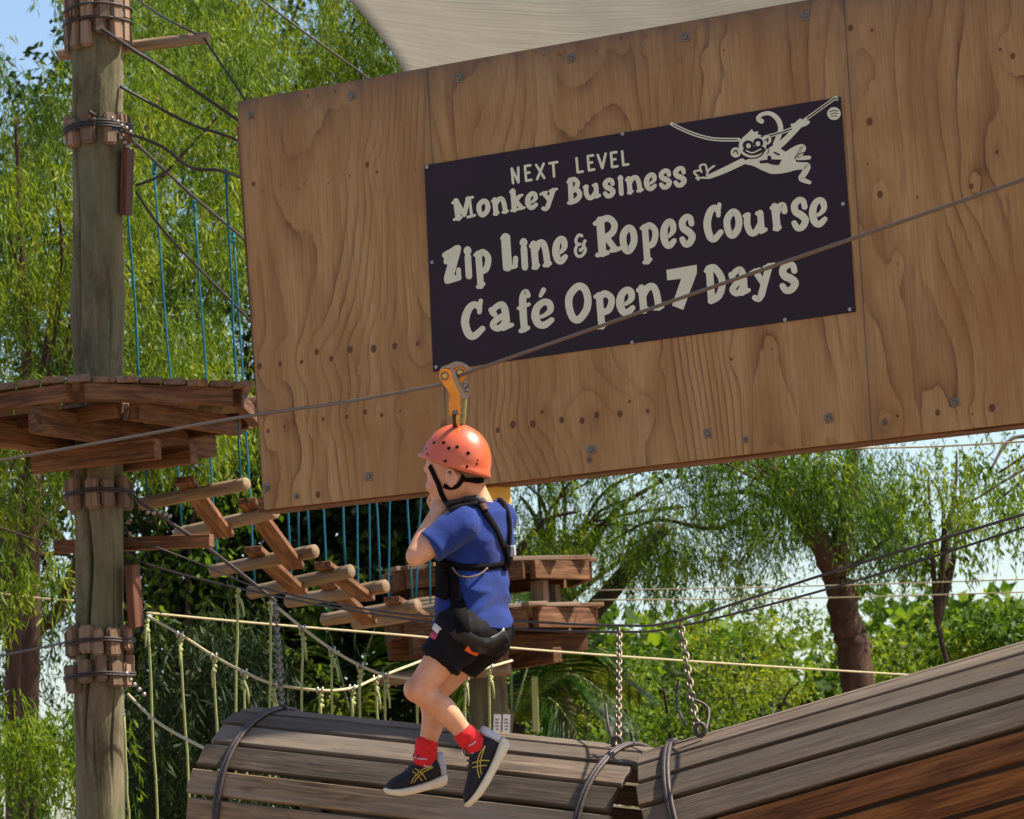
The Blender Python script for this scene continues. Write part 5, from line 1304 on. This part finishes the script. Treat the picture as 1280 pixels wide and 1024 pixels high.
# foliage of another tree nearer the platform, paler against the sky
c8 = region(22, 620, 860, 570, 730, 25.5, 28) + region(10, 640, 720, 640, 720, 25, 26)
tree('pale_tree', 'pale leafed tree against the sky behind the double platform', gbase(P(660, 980, 27)), P(700, 760, 27), [P(760, 640, 27), P(650, 620, 27), P(830, 600, 27)], weeping(c8, 16, .34, .17, .055, .009, .02), LM_, M['barkdark'], .09, c8, TREES, 20, [([P(590, 930, 24.6), P(680, 830, 24.6), P(760, 745, 24.6), P(830, 660, 24.8)], .11, .05), ([P(640, 700, 24.5), P(680, 652, 24.5), P(720, 640, 24.5)], .03, .012)])
# slender sapling at the far right
c9 = spots([(1160,650,23),(1175,690,23),(1150,700,23),(1185,700,23),(1120,610,23),(1165,600,23),(1200,640,23),(1140,660,23)], .2) + region(10, 1190, 1300, 560, 660, 22, 24)
tree('sapling', 'slender crooked sapling with sparse leaves beside the gum tree', gbase(P(1215, 930, 23)), P(1172, 780, 23), [P(1162, 700, 23), P(1160, 590, 23), P(1190, 740, 23)], weeping(c9, 9, .26, .11, .07, .018, .03), LM_, M['barkdark'], .03, c9, None, 6)
c10 = region(24, 1170, 1330, 545, 640, 21, 23)
tree('overhanging_tree', 'thin leafed tree overhanging the sky at the far right', gbase(P(1420, 980, 22)), P(1400, 600, 22), [P(1300, 560, 22), P(1250, 590, 22), P(1330, 650, 22)], weeping(c10, 9, .3, .2, .05, .011, .03), LM_, M['barkdark'], .06, c10, TREES, 6)
# bushes below
def bush(label, px, Z, cents, lm_, strands=16, ln=.3, sp=.13, br=False, ll=.05, lw=.011):
    t = empty('bush', gbase(P(px, 1024, Z)), label=label, cat='bush', group='bushes beyond the barrels')
    top = P(px, sum(1 for _ in [0]) * 860, Z)
    limbs('stem', [([gbase(P(px, 1024, Z)), P(px + 10, 960, Z), top], .03, .01), ([gbase(P(px + 20, 1024, Z)), P(px + 40, 930, Z), P(px + 70, 850, Z)], .02, .006), ([gbase(P(px - 10, 1024, Z)), P(px - 40, 930, Z), P(px - 60, 850, Z)], .02, .006)], M['barkdark'], t)
    leaf_mesh('leaves', broad(cents, strands * 9, sp, ll, lw) if br else weeping(cents, strands, ln, sp, ll, lw, .02), lm_, t); return t
bush('feathery yellow green bush in front of the gum trunk', 930, 26, region(34, 860, 1050, 775, 960, 25.3, 26.8) + region(7, 930, 1030, 730, 800, 26, 27), LY_, 11, .3, .17, True, .055, .02)
bush('mid green bush between the two chained barrel ends', 830, 27, region(30, 740, 900, 800, 980, 26, 28), LM_, 10, .3, .2, True, .06, .026)
bush('pale green bush behind the palm fronds', 690, 28.5, region(30, 620, 800, 820, 1010, 28, 30), LY_, 11, .3, .2, True, .06, .024)
bush('leafy light green bush right of the gum trunk', 1130, 26, region(46, 1085, 1200, 795, 930, 25, 27), LY_, 14, .4, .2, True, .06, .03)
bush('dark glossy bush at the far right above the rising barrel', 1240, 25, region(60, 1165, 1340, 770, 900, 24.2, 26), LM_, 16, .4, .2, True, .07, .034)
sb = empty('shaded_bush', gbase(P(900, 1024, 28)), label='shaded dark green bush in the gaps behind the feathery bushes', cat='bush')
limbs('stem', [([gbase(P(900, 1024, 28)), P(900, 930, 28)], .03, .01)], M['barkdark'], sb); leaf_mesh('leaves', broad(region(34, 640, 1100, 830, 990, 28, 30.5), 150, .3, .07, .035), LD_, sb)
hb = empty('far_bush', gbase(P(440, 1024, 30)), label='light patch of shrubs seen through the gaps behind the rope bridge', cat='bush')
limbs('stem', [([gbase(P(430, 1024, 30)), P(430, 930, 30)], .03, .01)], M['barkdark'], hb); leaf_mesh('leaves', broad(region(20, 330, 560, 870, 1010, 29, 31), 110, .3, .08, .05), LY_, hb)
far = leaf_mesh('far_woodland', broad(region(70, 560, 1080, 800, 960, 62, 75) + region(90, 1060, 1500, 772, 960, 62, 75), 120, 1.0, .34, .24), LM_, None)
tag(far, 'far wooded rise under the pale sky', 'woodland', kind='stuff')
# palms
M['palm'] = leaf_mat('palm_leaflet', (.03, .07, .01), (.06, .12, .018), (.13, .19, .04), .4, .4)
def palm(label, base, crown, fronds, scale=1.0, nl=40, lw=.026):
    t = empty('palm', base, label=label, cat='palm')
    limbs('trunk', [([base, base.lerp(crown, .5), crown], .10, .08)], M['barkdark'], t)
    for tip, sag in fronds:
        mid = crown.lerp(tip, .5) + Vector((0, 0, sag)); path = catmull([crown, mid, tip], 14)
        fr = tube('frond', path, [.012 * (1 - .85 * i / (len(path) - 1)) for i in range(len(path))], M['ropegreen'], t, 5)
        v = []; f = []
        side = (tip - crown).cross(Vector((0, 0, 1))).normalized()
        for k in range(nl):
            s = .06 + .94 * k / (nl - 1); i = min(int(s * (len(path) - 1)), len(path) - 2); p = path[i].lerp(path[i+1], s * (len(path) - 1) - i); tg = (path[i+1] - path[i]).normalized()
            ln = scale * .48 * (math.sin(math.pi * (.12 + .8 * s)) ** .7) * random.uniform(.85, 1.1)
            for sg in (-1, 1):
                d = (side * sg * .8 + tg * .55 + Vector((0, 0, -.35 + random.uniform(-.12, .1)))).normalized(); w = tg.cross(d).cross(d).normalized() * lw * .5
                b0 = len(v); m = p + d * ln * .5; e = p + d * ln + Vector((0, 0, -.12 * ln)); n_ = d.cross(w).normalized() * lw * .2
                v += [p - w * .4, p + w * .4, m + w + n_, m + n_ * 0 - w, e]; f += [(b0, b0+1, b0+2, b0+3), (b0+3, b0+2, b0+4)]
        mesh_obj('leaflets', v, f, M['palm'], fr)['kind'] = 'stuff'
    return t
pc1 = P(640, 905, 23.5)
palm('green palm with arching fronds below the double platform', gbase(P(630, 1010, 23.5)), pc1, [(P(795, 905, 23.2), .32), (P(770, 820, 23.6), .3), (P(745, 960, 23), .3), (P(700, 770, 23.8), .15), (P(640, 740, 24), .1), (P(575, 790, 23.7), .2), (P(560, 880, 23.4), .3), (P(800, 860, 24), .35)], 1.0)
palm('dark palm behind the rope bridge hangers', gbase(P(440, 1010, 23.8)), P(440, 905, 23.8), [(P(330, 800, 23.6), .15), (P(300, 880, 23.6), .3), (P(395, 745, 24), .1), (P(480, 760, 24), .1), (P(540, 850, 24), .25), (P(350, 960, 23.5), .3)], 1.0)
